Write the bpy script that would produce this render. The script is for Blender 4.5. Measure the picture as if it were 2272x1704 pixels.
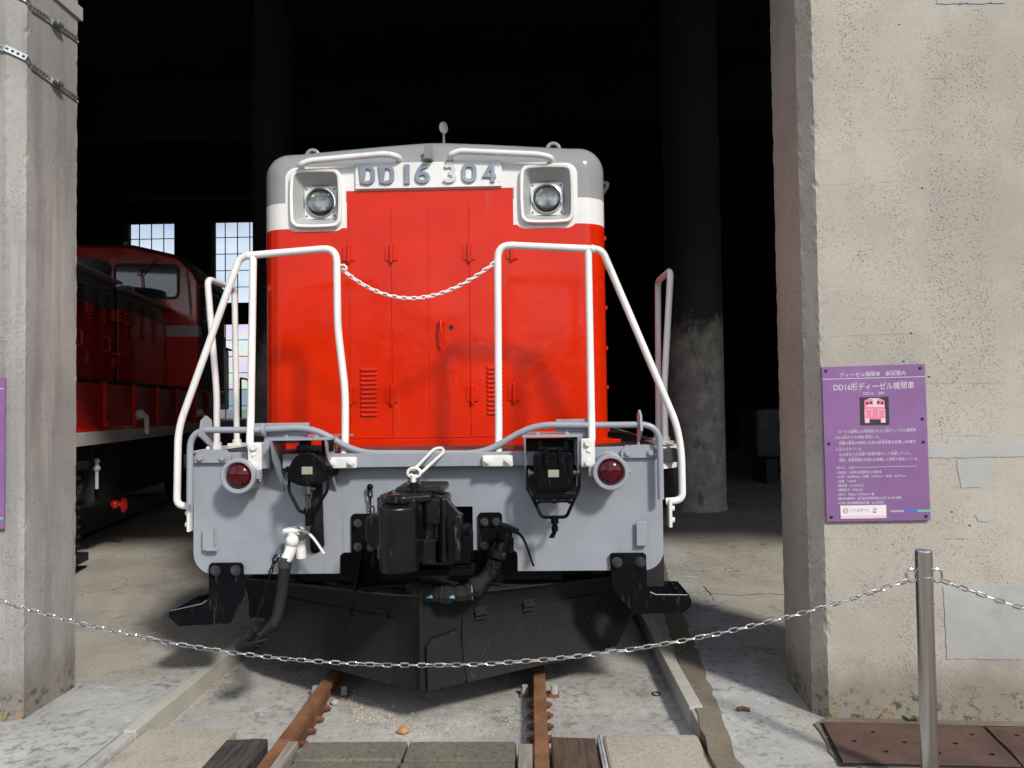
import bpy, bmesh, math, random
from mathutils import Vector, Matrix
from mathutils.geometry import tessellate_polygon
R = math.radians
rnd = random.Random(7)
scene = bpy.context.scene
for o in list(bpy.data.objects):
    bpy.data.objects.remove(o)
COL = scene.collection

# ---------------------------------------------------------------- camera
CAM = Vector((0.545, 0.0, 1.457))
PSI, TH, RO = R(1.47), R(1.65), R(0.78)
fwd = Vector((-math.sin(PSI)*math.cos(TH), math.cos(PSI)*math.cos(TH), math.sin(TH)))
r0 = Vector((math.cos(PSI), math.sin(PSI), 0)); u0 = r0.cross(fwd)
rt = r0*math.cos(RO) - u0*math.sin(RO); up = r0*math.sin(RO) + u0*math.cos(RO)
cd = bpy.data.cameras.new('camera'); cam = bpy.data.objects.new('camera', cd); COL.objects.link(cam)
FPX = 1643.4                                   # focal length in photo pixels (2272 wide)
cd.sensor_width = 36; cd.lens = 36*FPX/2272; cd.clip_end = 5000; cd.clip_start = .05
cam.matrix_world = Matrix(((rt.x, up.x, -fwd.x, CAM.x), (rt.y, up.y, -fwd.y, CAM.y), (rt.z, up.z, -fwd.z, CAM.z), (0, 0, 0, 1)))
scene.camera = cam

# ---------------------------------------------------------------- sky, sun, exposure
TO_SUN = Vector((0.445, -0.636, 0.63)).normalized()
EL = math.asin(TO_SUN.z); AZ = math.atan2(TO_SUN.x, TO_SUN.y)
w = bpy.data.worlds.new('World'); scene.world = w; w.use_nodes = True
nt = w.node_tree; bg = nt.nodes['Background']; bg.inputs[1].default_value = 0.15
sky = nt.nodes.new('ShaderNodeTexSky'); sky.sky_type = 'NISHITA'; sky.sun_disc = False
sky.sun_elevation = EL; sky.sun_rotation = AZ; sky.air_density = 1.0; sky.dust_density = 1.2
tc = nt.nodes.new('ShaderNodeTexCoord'); mp = nt.nodes.new('ShaderNodeMapping'); mp.inputs['Scale'].default_value = (1, 1, 2.6)
nz = nt.nodes.new('ShaderNodeTexNoise'); nz.inputs['Scale'].default_value = 2.3; nz.inputs['Detail'].default_value = 8; nz.inputs['Roughness'].default_value = .58
cr = nt.nodes.new('ShaderNodeValToRGB'); cr.color_ramp.elements[0].position = .40; cr.color_ramp.elements[1].position = .62
mx = nt.nodes.new('ShaderNodeMix'); mx.data_type = 'RGBA'; mx.inputs[7].default_value = (8.2, 8.4, 8.8, 1)
nt.links.new(tc.outputs['Generated'], mp.inputs[0]); nt.links.new(mp.outputs[0], nz.inputs['Vector'])
nt.links.new(nz.outputs[0], cr.inputs[0]); nt.links.new(cr.outputs[0], mx.inputs[0])
nt.links.new(sky.outputs[0], mx.inputs[6]); nt.links.new(mx.outputs[2], bg.inputs[0])
sl = bpy.data.lights.new('sun', 'SUN'); sl.energy = 3.6; sl.angle = R(6.5); sl.color = (1, .95, .87)
so = bpy.data.objects.new('sun', sl); COL.objects.link(so); so.location = (6, -8, 12)
so.rotation_euler = TO_SUN.to_track_quat('Z', 'Y').to_euler()
scene.view_settings.view_transform = 'Standard'; scene.view_settings.look = 'None'
scene.view_settings.exposure = 0.0; scene.view_settings.gamma = 1
scene.render.engine = 'CYCLES'
scene.cycles.max_bounces = 6; scene.cycles.diffuse_bounces = 4; scene.cycles.glossy_bounces = 4; scene.cycles.transparent_max_bounces = 8
scene.cycles.use_denoising = True
scene.cycles.caustics_reflective = False; scene.cycles.caustics_refractive = False

# ---------------------------------------------------------------- survey helpers: a sight line met with a known plane
def sight(u, v): return fwd + rt*((u-1136)/FPX) - up*((v-852)/FPX)
def at(u, v, Y): d = sight(u, v); return CAM + d*(Y/d.y)
def on_z(u, v, Z): d = sight(u, v); return CAM + d*((Z-CAM.z)/d.z)

# ---------------------------------------------------------------- materials
class NT:
    def __init__(s, name):
        s.m = bpy.data.materials.new(name); s.m.use_nodes = True; s.t = s.m.node_tree
        s.b = s.t.nodes['Principled BSDF']; s.pos = None
    def n(s, typ, **kw):
        x = s.t.nodes.new('ShaderNode'+typ)
        for k, v in kw.items(): setattr(x, k, v)
        return x
    def set(s, sock, v):
        if hasattr(v, 'is_output') or isinstance(v, bpy.types.NodeSocket): s.t.links.new(v, sock)
        else: sock.default_value = v
    def P(s):
        if not s.pos: s.pos = s.n('NewGeometry').outputs['Position']
        return s.pos
    def xyz(s):
        x = s.n('SeparateXYZ'); s.set(x.inputs[0], s.P()); return x.outputs
    def map(s, scale=(1, 1, 1), loc=(0, 0, 0)):
        x = s.n('Mapping'); s.set(x.inputs[0], s.P()); x.inputs['Scale'].default_value = scale; x.inputs['Location'].default_value = loc
        return x.outputs[0]
    def noise(s, scale, det=4, rough=.5, vec=None, dist=0):
        x = s.n('TexNoise'); s.set(x.inputs['Vector'], vec if vec is not None else s.P())
        x.inputs['Scale'].default_value = scale; x.inputs['Detail'].default_value = det; x.inputs['Roughness'].default_value = rough; x.inputs['Distortion'].default_value = dist
        return x.outputs[0]
    def voro(s, scale, vec=None, out='Distance', feature='F1', rand=1):
        x = s.n('TexVoronoi', feature=feature); s.set(x.inputs['Vector'], vec if vec is not None else s.P()); x.inputs['Scale'].default_value = scale
        x.inputs['Randomness'].default_value = rand
        return x.outputs[out]
    def math(s, op, a, b=0, c=0, clamp=False):
        x = s.n('Math', operation=op, use_clamp=clamp)
        s.set(x.inputs[0], a); s.set(x.inputs[1], b); s.set(x.inputs[2], c); return x.outputs[0]
    def ramp(s, v, lo, hi, a=0, b=1):
        x = s.n('MapRange'); x.interpolation_type = 'SMOOTHSTEP'
        s.set(x.inputs[0], v); x.inputs[1].default_value = lo; x.inputs[2].default_value = hi; x.inputs[3].default_value = a; x.inputs[4].default_value = b
        return x.outputs[0]
    def mix(s, f, a, b):
        x = s.n('Mix', data_type='RGBA')
        s.set(x.inputs[0], f)
        for i, c in ((6, a), (7, b)): s.set(x.inputs[i], (*c, 1) if isinstance(c, tuple) and len(c) == 3 else c)
        return x.outputs[2]
    def bump(s, h, strength=.3, dist=.01, prev=None):
        x = s.n('Bump'); x.inputs['Strength'].default_value = strength; x.inputs['Distance'].default_value = dist
        s.set(x.inputs['Height'], h)
        if prev is not None: s.set(x.inputs['Normal'], prev)
        return x.outputs[0]
    def out(s, color=None, rough=None, metal=None, normal=None, **kw):
        if color is not None: s.set(s.b.inputs['Base Color'], (*color, 1) if isinstance(color, tuple) and len(color) == 3 else color)
        if rough is not None: s.set(s.b.inputs['Roughness'], rough)
        if metal is not None: s.set(s.b.inputs['Metallic'], metal)
        if normal is not None: s.set(s.b.inputs['Normal'], normal)
        for k, v in kw.items(): s.set(s.b.inputs[k.replace('_', ' ')], v)
        return s.m

def paint(name, col, rough=.35, var=.12, grime=(.12, .10, .08), grime_amt=.25, bump=.06, coat=0.0, rust=0.0, spec=.5, drip=0.0):
    m = NT(name)
    n1 = m.noise(3.0, 5, .6); n2 = m.noise(38, 4, .6); n3 = m.noise(11, 6, .7)
    dk = tuple(c*(1-var) for c in col); lt = tuple(min(1, c*(1+var*.6)) for c in col)
    c = m.mix(m.ramp(n1, .35, .65), dk, lt)
    c = m.mix(m.ramp(n3, .56, .8, 0, grime_amt), c, grime)
    if rust: c = m.mix(m.ramp(m.math('MULTIPLY', n2, n3), .40, .46, 0, rust), c, (.22, .07, .025))
    if drip:
        dn = m.noise(15, 5, .6, m.map((1, 1, .07))); c = m.mix(m.math('MULTIPLY', m.ramp(dn, .58, .72, 0, drip), m.ramp(m.noise(2.2, 4), .42, .62)), c, (.15, .10, .065))
        sp = m.math('MULTIPLY', m.ramp(m.voro(34), .08, .045), m.ramp(m.noise(4, 4), .54, .62)); c = m.mix(m.math('MULTIPLY', sp, drip*1.6), c, (.12, .06, .035))
    rr = m.ramp(m.noise(6, 5, .6), .3, .7, rough*.8, min(1, rough*1.25))
    nm = m.bump(m.noise(9, 3, .5), bump, .02); nm = m.bump(n2, bump*.8, .003, nm)
    return m.out(c, rr, 0, nm, Coat_Weight=coat, Coat_Roughness=.12, Specular_IOR_Level=spec)

def black(name, col=(.0035, .0042, .0055), rough=.42, wear=.5, speck=.5):
    m = NT(name)
    n = m.noise(7, 6, .65)
    c = m.mix(m.ramp(n, .55, .78, 0, .5), col, (.032, .031, .029))
    st = m.noise(26, 5, .7, m.map((1.6, 1.6, .22)))
    c = m.mix(m.ramp(st, .58, .72, 0, min(1, wear*.5)), c, (.15, .155, .17))
    v = m.voro(55); sel = m.math('MULTIPLY', m.ramp(v, .10, .06), m.ramp(m.noise(5, 3), .52, .62))
    c = m.mix(m.math('MULTIPLY', sel, speck*.8), c, (.34, .34, .33))
    nm = m.bump(m.noise(60, 4, .6), .15, .003)
    return m.out(c, m.ramp(n, .3, .7, rough*.85, rough*1.3), 0, nm, Specular_IOR_Level=.07)

def concrete(name, col, stain=(.16, .14, .11), stain_amt=.5, light=(.55, .55, .53), light_amt=0.0, grain=.25, pits=.7, boards=False, streak=False, warm=None, cracks=0, low=False, coarse=1.0, mottle=0.0, pitscale=42):
    m = NT(name); px = m.xyz()
    big = m.noise(1.1, 6, .62); mid = m.noise(5.5, 6, .66); fine = m.noise(95*coarse, 5, .7); ultra = m.noise(320*coarse, 3, .6)
    d = tuple(c*.86 for c in col); l = tuple(min(1, c*1.1) for c in col)
    c = m.mix(m.ramp(big, .35, .65), d, l)
    c = m.mix(m.ramp(mid, .54, .74, 0, stain_amt), c, stain)
    if light_amt: c = m.mix(m.ramp(m.noise(2.3, 8, .7, m.map((1, 1, 1), (5, 3, 1))), .48, .68, 0, light_amt), c, light)
    if warm: c = m.mix(m.ramp(m.noise(1.7, 6, .6, m.map((1, 1, 1), (11, 2, 4))), .50, .68, 0, .8), c, warm)
    if streak:
        sk = m.noise(9, 6, .6, m.map((1, 1, .09)))
        c = m.mix(m.ramp(sk, .46, .66, 0, .55), c, (.19, .19, .20))
        c = m.mix(m.ramp(m.noise(13, 6, .6, m.map((1, 1, .07), (3, 9, 2))), .56, .72, 0, .5), c, (.46, .44, .40))
    if mottle:   # lichen and soot blotches over bleached patches
        mk = m.ramp(m.noise(1.6, 5, .65, m.map((1, 1, 1), (4, 8, 1))), .42, .60)
        c = m.mix(m.math('MULTIPLY', m.ramp(m.noise(19, 8, .78), .50, .60, 0, mottle), mk), c, (.085, .08, .07))
        c = m.mix(m.math('MULTIPLY', m.ramp(m.noise(13, 8, .75, m.map((1, 1, 1), (3, 3, 3))), .54, .66, 0, mottle*.9), m.math('SUBTRACT', 1, mk)), c, (.62, .62, .60))
    # mineral grain
    g = m.math('ADD', m.math('MULTIPLY', fine, .6), m.math('MULTIPLY', ultra, .4))
    c = m.mix(m.ramp(g, .36, .50, grain, 0), c, tuple(q*.42 for q in col))
    c = m.mix(m.ramp(g, .54, .68, 0, grain*.8), c, tuple(min(1, q*1.5) for q in col))
    h = m.math('MULTIPLY', g, .5)
    nm = m.bump(mid, .16, .02); nm = m.bump(h, .55, .004, nm)
    if pits:
        vz = m.voro(pitscale, m.map((1, 1, 1.25))); zone = m.ramp(m.noise(2.6, 5, .65, m.map((1, 1, 1), (2, 7, 5))), .40, .60)
        rare = m.ramp(m.voro(pitscale, m.map((1, 1, 1.25)), 'Color'), .50, .54)
        pit = m.math('MULTIPLY', m.math('MULTIPLY', m.ramp(vz, .20, .12), zone), m.math('MULTIPLY', rare, pits))
        v2 = m.voro(13, m.map((1, 1, 1.3), (1, 4, 7))); r2 = m.ramp(m.voro(13, m.map((1, 1, 1.3), (1, 4, 7)), 'Color'), .80, .84)
        pit2 = m.math('MULTIPLY', m.math('MULTIPLY', m.ramp(v2, .10, .06), r2), pits)
        v3 = m.voro(95, m.map((1, 1, 1.5), (2, 2, 5))); r3 = m.ramp(m.voro(95, m.map((1, 1, 1.5), (2, 2, 5)), 'Color'), .45, .6)
        pit3 = m.math('MULTIPLY', m.math('MULTIPLY', m.ramp(v3, .30, .16), r3), m.math('MULTIPLY', zone, pits*.75))
        pt = m.math('MAXIMUM', m.math('MULTIPLY', pit, .55), m.math('MAXIMUM', pit2, pit3))
        c = m.mix(pt, c, (.085, .08, .07)); nm = m.bump(m.math('MULTIPLY', pt, -1), .8, .012, nm)
    if boards:
        zz = m.math('ADD', px[2], m.math('MULTIPLY', m.math('SUBTRACT', m.noise(.9, 2), .5), .05))
        zz = m.math('ADD', zz, m.math('MULTIPLY', m.math('SUBTRACT', m.noise(7, 3), .5), .006))
        fr = m.math('ABSOLUTE', m.math('SUBTRACT', m.math('FRACT', m.math('DIVIDE', zz, .235)), .5))
        ln = m.math('MULTIPLY', m.ramp(fr, .008, .022, 1, 0), m.ramp(m.noise(1.9, 5, .7, m.map((1, 1, 1.8))), .48, .66))
        step = m.math('FRACT', m.math('MULTIPLY', m.math('FLOOR', m.math('ADD', m.math('DIVIDE', zz, .235), .5)), .377))
        c = m.mix(m.math('MULTIPLY', ln, .34), c, (.16, .13, .10))
        c = m.mix(m.math('MULTIPLY', step, .07), c, tuple(q*.7 for q in col))
        gr = m.noise(12, 5, .6, m.map((.35, .35, 7)))
        nm = m.bump(gr, .05, .004, nm); nm = m.bump(m.math('SUBTRACT', m.math('MULTIPLY', step, .3), m.math('MULTIPLY', ln, .8)), .3, .003, nm)
    if cracks:
        wv = m.n('TexNoise'); m.set(wv.inputs['Vector'], m.P()); wv.inputs['Scale'].default_value = 2.2; wv.inputs['Detail'].default_value = 7; wv.inputs['Roughness'].default_value = .68
        va = m.n('VectorMath', operation='MULTIPLY_ADD'); m.set(va.inputs[0], wv.outputs['Color']); va.inputs[1].default_value = (.9, .9, .9); m.set(va.inputs[2], m.P())
        e = m.voro(.8*cracks, va.outputs[0], 'Distance', 'DISTANCE_TO_EDGE')
        ck = m.math('MULTIPLY', m.ramp(m.math('ABSOLUTE', e), .001, .007, 1, 0), m.ramp(m.noise(1.4, 3), .50, .64))
        c = m.mix(m.math('MULTIPLY', ck, .75), c, (.05, .045, .04)); nm = m.bump(m.math('MULTIPLY', ck, -1), .6, .006, nm)
    if low:   # weathering band at the foot of the wall: algae and splash dirt
        bz = m.math('ADD', px[2], m.math('MULTIPLY', m.math('SUBTRACT', m.noise(6, 7, .72), .5), .42))
        c = m.mix(m.ramp(bz, .10, .34, .62, 0), c, (.17, .145, .11))
        bl = m.math('MULTIPLY', m.ramp(bz, .06, .20, 1, 0), m.ramp(m.noise(24, 6, .75), .5, .62))
        c = m.mix(m.math('MULTIPLY', bl, .8), c, (.035, .035, .025))
        yl = m.math('MULTIPLY', m.ramp(bz, -.02, .12, 1, 0), m.ramp(m.noise(9, 5, .7, m.map((1, 1, 1), (9, 9, 9))), .55, .66))
        c = m.mix(m.math('MULTIPLY', yl, .7), c, (.36, .23, .07))
    return m.out(c, .9, 0, nm, Specular_IOR_Level=.25)

M = {}
def loco_livery():
    m = NT('red_white_grey_livery'); p = m.xyz(); x, z = p[0], p[2]
    # big colour fields of the paint scheme, measured on the front sheet
    def rect(x0, x1, z0, z1, r):
        qx = m.math('MAXIMUM', m.math('SUBTRACT', m.math('ABSOLUTE', m.math('SUBTRACT', x, (x0+x1)/2)), (x1-x0)/2-r), 0)
        qz = m.math('MAXIMUM', m.math('SUBTRACT', m.math('ABSOLUTE', m.math('SUBTRACT', z, (z0+z1)/2)), (z1-z0)/2-r), 0)
        d = m.math('SQRT', m.math('ADD', m.math('MULTIPLY', qx, qx), m.math('MULTIPLY', qz, qz)))
        return m.ramp(d, r-.003, r+.003, 1, 0)
    wob = m.math('MULTIPLY', m.math('SUBTRACT', m.noise(6, 2), .5), .004)
    zw = m.math('ADD', z, wob)
    white = m.math('MULTIPLY', m.ramp(zw, 2.530, 2.534), m.ramp(zw, 2.686, 2.690, 1, 0))
    inner = m.math('MULTIPLY', m.ramp(x, -.546, -.542), m.ramp(x, .452, .456, 1, 0))
    white = m.math('MULTIPLY', white, m.math('SUBTRACT', 1, inner))
    for rc in ((-.914, -.549, 2.515, 2.905, .07), (.460, .838, 2.508, 2.898, .07), (-.75, .68, 2.755, 2.905, .004)):
        white = m.math('MAXIMUM', white, rect(*rc))
    grey = m.ramp(zw, 2.686, 2.690)
    greyin = m.math('MULTIPLY', inner, m.ramp(zw, 2.80, 2.804, 1, 0))
    grey = m.math('MULTIPLY', grey, m.math('SUBTRACT', 1, greyin))
    n1 = m.noise(2.6, 5, .6); n2 = m.noise(45, 4, .6)
    red = m.mix(m.ramp(n1, .35, .65), (.57, .0165, .0003), (.63, .0200, .0004))
    red = m.mix(m.ramp(m.noise(16, 6, .75), .66, .78, 0, .22), red, (.40, .022, .008))
    c = m.mix(grey, red, m.mix(n1, (.255, .262, .28), (.30, .306, .32)))
    c = m.mix(white, c, m.mix(n1, (.70, .70, .69), (.78, .78, .77)))
    c = m.mix(m.ramp(m.noise(9, 6, .7, m.map((1, 1, .15))), .58, .8, 0, .22), c, (.30, .20, .15))
    sp = m.math('MULTIPLY', m.ramp(m.voro(30), .07, .04), m.ramp(m.noise(3.5, 4), .56, .64)); c = m.mix(m.math('MULTIPLY', sp, .55), c, (.16, .03, .015))
    nm = m.bump(m.noise(3.2, 3, .5), .11, .05); nm = m.bump(m.noise(11, 5, .6), .06, .012, nm); nm = m.bump(m.noise(30, 4, .6), .08, .004, nm)
    rr = m.ramp(m.noise(4.5, 6, .65), .3, .7, .10, .24)
    return m.out(c, rr, 0, nm, Coat_Weight=.0, Coat_Roughness=.12, Specular_IOR_Level=.36)
M['livery'] = loco_livery()
M['white'] = paint('white_gloss_paint', (.76, .76, .75), .35, .06, (.45, .40, .33), .2, .10, .05, .3, .5, .3)
M['white_old'] = paint('worn_white_paint', (.70, .70, .68), .5, .08, (.34, .25, .16), .35, .08, 0, .6)
M['grey'] = paint('grey_gloss_paint', (.285, .306, .345), .34, .06, (.20, .20, .20), .25, .09, .06, .16, .4, .32)
M['grey_dark'] = paint('roof_grey_paint', (.20, .205, .215), .4, .07, (.12, .12, .12), .2)
M['black'] = black('black_paint')
M['black_worn'] = black('worn_black_paint', (.0045, .005, .0065), .27, 1.3, .6)
M['black_worn'].node_tree.nodes['Principled BSDF'].inputs['Specular IOR Level'].default_value = .35
M['top_dust'] = black('dusty_plough_deck', (.030, .027, .023), .7, .6, 1.4)
M['plow'] = black('dusty_black_plough_paint', (.018, .018, .0178), .55, .15, 1.0)
M['rubber'] = black('black_rubber', (.018, .018, .018), .55, .1, .15)
M['chequer'] = paint('red_brown_deck_plate', (.10, .038, .034), .6, .25, (.05, .04, .04), .5, .3)
M['deck'] = paint('black_deck_plate', (.03, .03, .032), .6, .3, (.08, .07, .06), .5, .4)
M['bolt'] = paint('oily_steel_bolt', (.085, .085, .088), .35, .2, (.03, .025, .022), .6)
M['bolt'].node_tree.nodes['Principled BSDF'].inputs['Metallic'].default_value = .6
def simple(name, col, rough=.5, metal=0, **kw): return NT(name).out(col, rough, metal, **kw)
M['alu'] = paint('brushed_cast_digit', (.27, .32, .38), .36, .22, (.46, .50, .55), .6, .1); M['alu'].node_tree.nodes['Principled BSDF'].inputs['Metallic'].default_value = .2
M['digit_white'] = paint('whitened_digit', (.60, .60, .60), .4, .1)
M['silver'] = paint('silver_reflector_paint', (.40, .405, .41), .36, .08, (.3, .3, .3), .2)
M['chrome'] = simple('chrome_reflector', (.85, .85, .85), .12, 1)
M['bulb'] = simple('warm_bulb', (.9, .75, .5), .2)
def lens_glass():
    m = NT('fluted_headlamp_glass'); p = m.xyz()
    fl = m.math('SINE', m.math('MULTIPLY', p[0], 640))
    nm = m.bump(fl, .55, .004); nm = m.bump(m.noise(40, 2), .3, .006, nm)
    m.out((.92, .95, .93), .06, 0, nm, IOR=1.45, Transmission_Weight=1.0)
    return m.m
M['lens'] = lens_glass()
M['red_lens'] = simple('deep_red_lamp_lens', (.055, .0005, .004), .06, 0, Specular_IOR_Level=.45)
M['steel'] = NT('brushed_stainless')
def steel():
    m = NT('brushed_stainless_steel')
    n = m.noise(60, 4, .6, m.map((6, 6, .12)))
    return m.out(m.mix(n, (.54, .525, .51), (.62, .60, .585)), m.ramp(n, .3, .7, .24, .29), 1.0, None, Anisotropic=.3)
M['steel'] = steel()
M['chain'] = simple('polished_chain_steel', (.62, .60, .58), .2, 1)
M['zinc'] = paint('galvanised_steel', (.36, .40, .41), .42, .15, (.2, .22, .22), .3); M['zinc'].node_tree.nodes['Principled BSDF'].inputs['Metallic'].default_value = .7
def rusty(name, a, b, d, bumpd=.006):
    m = NT(name); n = m.noise(7, 7, .68); f = m.noise(60, 5, .7)
    c = m.mix(m.ramp(n, .35, .66), a, b); c = m.mix(m.ramp(f, .56, .72, 0, .6), c, d)
    return m.out(c, .85, 0, m.bump(f, .5, bumpd, m.bump(n, .25, .02)), Specular_IOR_Level=.3)
M['rail'] = rusty('rusty_rail', (.15, .064, .030), (.235, .118, .06), (.075, .034, .022))
M['rail_dark'] = rusty('dark_red_rust', (.105, .042, .024), (.165, .066, .036), (.055, .026, .018))
def chequer_rust():
    m = NT('rusty_tread_plate'); n = m.noise(5, 7, .68); f = m.noise(70, 5, .7)
    c = m.mix(m.ramp(n, .35, .66), (.062, .034, .027), (.10, .057, .044)); c = m.mix(m.ramp(f, .55, .72, 0, .6), c, (.045, .025, .02))
    v = m.voro(26, m.map((1, 2.2, 1)), 'Distance', 'F1', .15)
    return m.out(c, .75, 0, m.bump(m.ramp(v, .15, .3, 1, 0), .5, .004, m.bump(f, .4, .004)))
M['tread'] = chequer_rust()
M['wall'] = concrete('board_marked_concrete', (.405, .375, .330), (.31, .275, .235), .38, boards=True, low=True, grain=.34, pits=.85)
M['jamb'] = concrete('weathered_jamb_concrete', (.40, .365, .31), (.27, .23, .185), .45, streak=False, low=True, grain=.34, pits=.6)
M['jamb_streak'] = concrete('streaked_jamb_concrete', (.33, .32, .305), (.25, .23, .20), .45, streak=True, low=True, grain=.36, pits=.4)
M['apron'] = concrete('bleached_apron_concrete', (.37, .37, .36), (.22, .21, .20), .7, (.52, .52, .51), .6, grain=.5, pits=.2, cracks=.8, coarse=.8, mottle=.7)
M['floor_pale'] = concrete('pale_shed_floor', (.54, .515, .47), (.30, .27, .23), .4, (.60, .58, .54), .5, grain=.3, pits=.4, cracks=.7, pitscale=22)
M['floor'] = concrete('dusty_shed_floor', (.38, .36, .32), (.15, .13, .105), .6, (.36, .32, .26), .5, grain=.4, pits=.8, cracks=.7, pitscale=22, mottle=.4)
M['bed'] = concrete('trackbed_concrete', (.38, .37, .345), (.17, .145, .115), .85, (.52, .52, .50), .65, grain=.5, pits=.25, cracks=.6, coarse=.7, mottle=.55)
M['kerb'] = concrete('kerb_concrete', (.42, .40, .35), (.26, .23, .18), .35, (.52, .51, .48), .4, grain=.25, pits=.3)
M['dark_strip'] = concrete('mossy_dark_mortar', (.17, .145, .11), (.07, .06, .05), .7, (.30, .27, .21), .35, grain=.6, pits=.3, coarse=.6)
M['aggregate'] = concrete('exposed_aggregate', (.14, .130, .102), (.05, .047, .039), .7, (.28, .26, .19), .35, grain=.95, pits=.2, coarse=.45)
M['cream'] = concrete('cream_rough_slab', (.36, .333, .275), (.18, .16, .125), .6, grain=.6, pits=.3, coarse=.5)
M['mortar'] = concrete('smooth_grey_mortar', (.37, .368, .355), (.27, .27, .265), .5, grain=.08, pits=0, cracks=1.1)
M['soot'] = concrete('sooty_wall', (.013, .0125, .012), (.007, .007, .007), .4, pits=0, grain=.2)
M['outdoor'] = concrete('yard_ground', (.20, .19, .165), (.11, .10, .08), .5, grain=.4, pits=0)
def column_mat():
    m = NT('half_painted_column'); p = m.xyz()
    e = m.math('ADD', p[2], m.math('MULTIPLY', m.math('SUBTRACT', m.noise(1.9, 6, .62, m.map((1, 1, .6))), .5), 2.2))
    f = m.ramp(m.math('ADD', e, m.math('MULTIPLY', m.math('SUBTRACT', m.noise(7, 6, .7), .5), .7)), 2.20, 2.72)
    g = m.mix(m.ramp(m.noise(5, 7, .7), .4, .7), (.33, .32, .30), (.54, .53, .50))
    g = m.mix(m.ramp(m.noise(9, 7, .7, m.map((1, 1, .4))), .55, .66, 0, .7), g, (.13, .125, .115))
    b = m.mix(m.ramp(m.noise(13, 6, .7, m.map((1, 1, .35), (3, 1, 1))), .66, .72, 0, .8), (.034, .035, .034), (.24, .24, .23))
    c = m.mix(f, g, b)
    return m.out(c, .75, 0, m.bump(m.noise(30, 5, .7), .3, .01))
M['column'] = column_mat()
def wood(name, a, b, sx=(1, .08, 1)):
    m = NT(name); n = m.noise(60, 5, .6, m.map(sx)); k = m.noise(8, 6, .7)
    c = m.mix(m.ramp(n, .35, .65), a, b); c = m.mix(m.ramp(k, .58, .75, 0, .5), c, tuple(q*.45 for q in a))
    return m.out(c, .85, 0, m.bump(n, .6, .004), Specular_IOR_Level=.2)
M['wood_brown'] = wood('brown_old_plank', (.066, .042, .032), (.105, .072, .056), (1, .1, 1))
M['wood_black'] = wood('tarred_plank', (.036, .033, .031), (.078, .072, .066), (1, .1, 1))
M['wood_grey'] = wood('silvered_timber', (.20, .175, .15), (.30, .27, .235), (1, .1, 1))
M['sign'] = paint('purple_sign_face', (.225, .112, .275), .38, .06, (.32, .2, .38), .25, .03)
M['print_white'] = simple('pale_print', (.66, .62, .68), .45)
M['sticker'] = simple('white_sticker', (.72, .68, .72), .4)
M['pink'] = simple('faded_pink_print', (.70, .20, .30), .45)
M['pink_pale'] = simple('pale_pink_print', (.70, .52, .60), .45)
M['print_dark'] = simple('dark_print', (.03, .022, .04), .45)
M['print_grey'] = simple('grey_print', (.40, .36, .38), .45)
M['print_blue'] = simple('blue_print', (.07, .15, .52), .45)
M['scrap_blue'] = simple('pale_blue_scrap', (.16, .36, .60), .5)
M['print_green'] = simple('green_print', (.13, .50, .32), .45)
M['name_tag'] = simple('worn_name_tag', (.36, .33, .27), .5, .3)
M['orange_stone'] = rusty('orange_brick_stone', (.42, .17, .06), (.50, .26, .11), (.26, .10, .05))
M['pebble'] = rusty('mixed_pebbles', (.30, .25, .19), (.46, .42, .36), (.16, .12, .09))
M['leaf'] = simple('green_weed_leaf', (.06, .13, .025), .5)
M['loco_red'] = paint('deep_red_paint', (.80, .018, .013), .20, .12, (.22, .014, .012), .3, .12, .6)
M['loco_bright'] = paint('orange_red_fitting', (.74, .060, .018), .35, .08)
M['loco_grey'] = paint('dull_grey_paint', (.19, .20, .20), .38, .1)
M['loco_band'] = paint('pale_grey_band', (.60, .59, .58), .4, .06)
M['dull_black'] = simple('underframe_black', (.010, .010, .011), .6)
M['gasket'] = simple('window_gasket', (.01, .012, .013), .4)
M['cab_glass'] = simple('sky_tinted_cab_glass', (.045, .085, .17), .04, 0, Coat_Weight=1.0, IOR=1.6)  # blue base colour stands in for the sky's reflection in the glass
def mesh_panel():
    m = NT('red_expanded_mesh'); p = m.xyz()
    a = m.math('SINE', m.math('MULTIPLY', m.math('ADD', p[1], p[2]), 240)); b = m.math('SINE', m.math('MULTIPLY', m.math('SUBTRACT', p[1], p[2]), 240))
    g = m.ramp(m.math('MULTIPLY', a, b), .0, .35)
    return m.out(m.mix(g, (.62, .022, .018), (.18, .009, .008)), .4, 0, m.bump(g, -.6, .006))
M['mesh'] = mesh_panel()
def pane_mat(name, film):
    m = NT(name)
    t = m.n('BsdfTransparent'); g = m.n('BsdfGlossy'); g.inputs['Roughness'].default_value = .08
    col = (.86, .89, .92, 1)
    if film:
        hs = m.n('HueSaturation'); hs.inputs['Color'].default_value = (1, .62, .62, 1)
        m.set(hs.inputs['Hue'], m.ramp(m.noise(.9, 3, .5, m.map((1, 1, .8)), 1.5), .25, .75, -.1, 1.1))
        pale = m.mix(.80, hs.outputs[0], (.97, .98, 1.0)); pale = m.mix(.03, pale, (0.0, 0.0, 0.0)); m.set(t.inputs[0], pale)
    else: t.inputs[0].default_value = col
    ms = m.n('MixShader'); ms.inputs[0].default_value = .05
    m.t.links.new(t.outputs[0], ms.inputs[1]); m.t.links.new(g.outputs[0], ms.inputs[2])
    if film:
        tr = m.n('BsdfTranslucent'); tr.inputs[0].default_value = (.8, .82, .85, 1)
        m2 = m.n('MixShader'); m2.inputs[0].default_value = .08
        m.t.links.new(ms.outputs[0], m2.inputs[1]); m.t.links.new(tr.outputs[0], m2.inputs[2]); ms = m2
    m.t.links.new(ms.outputs[0], m.t.nodes['Material Output'].inputs[0])
    return m.m
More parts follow.
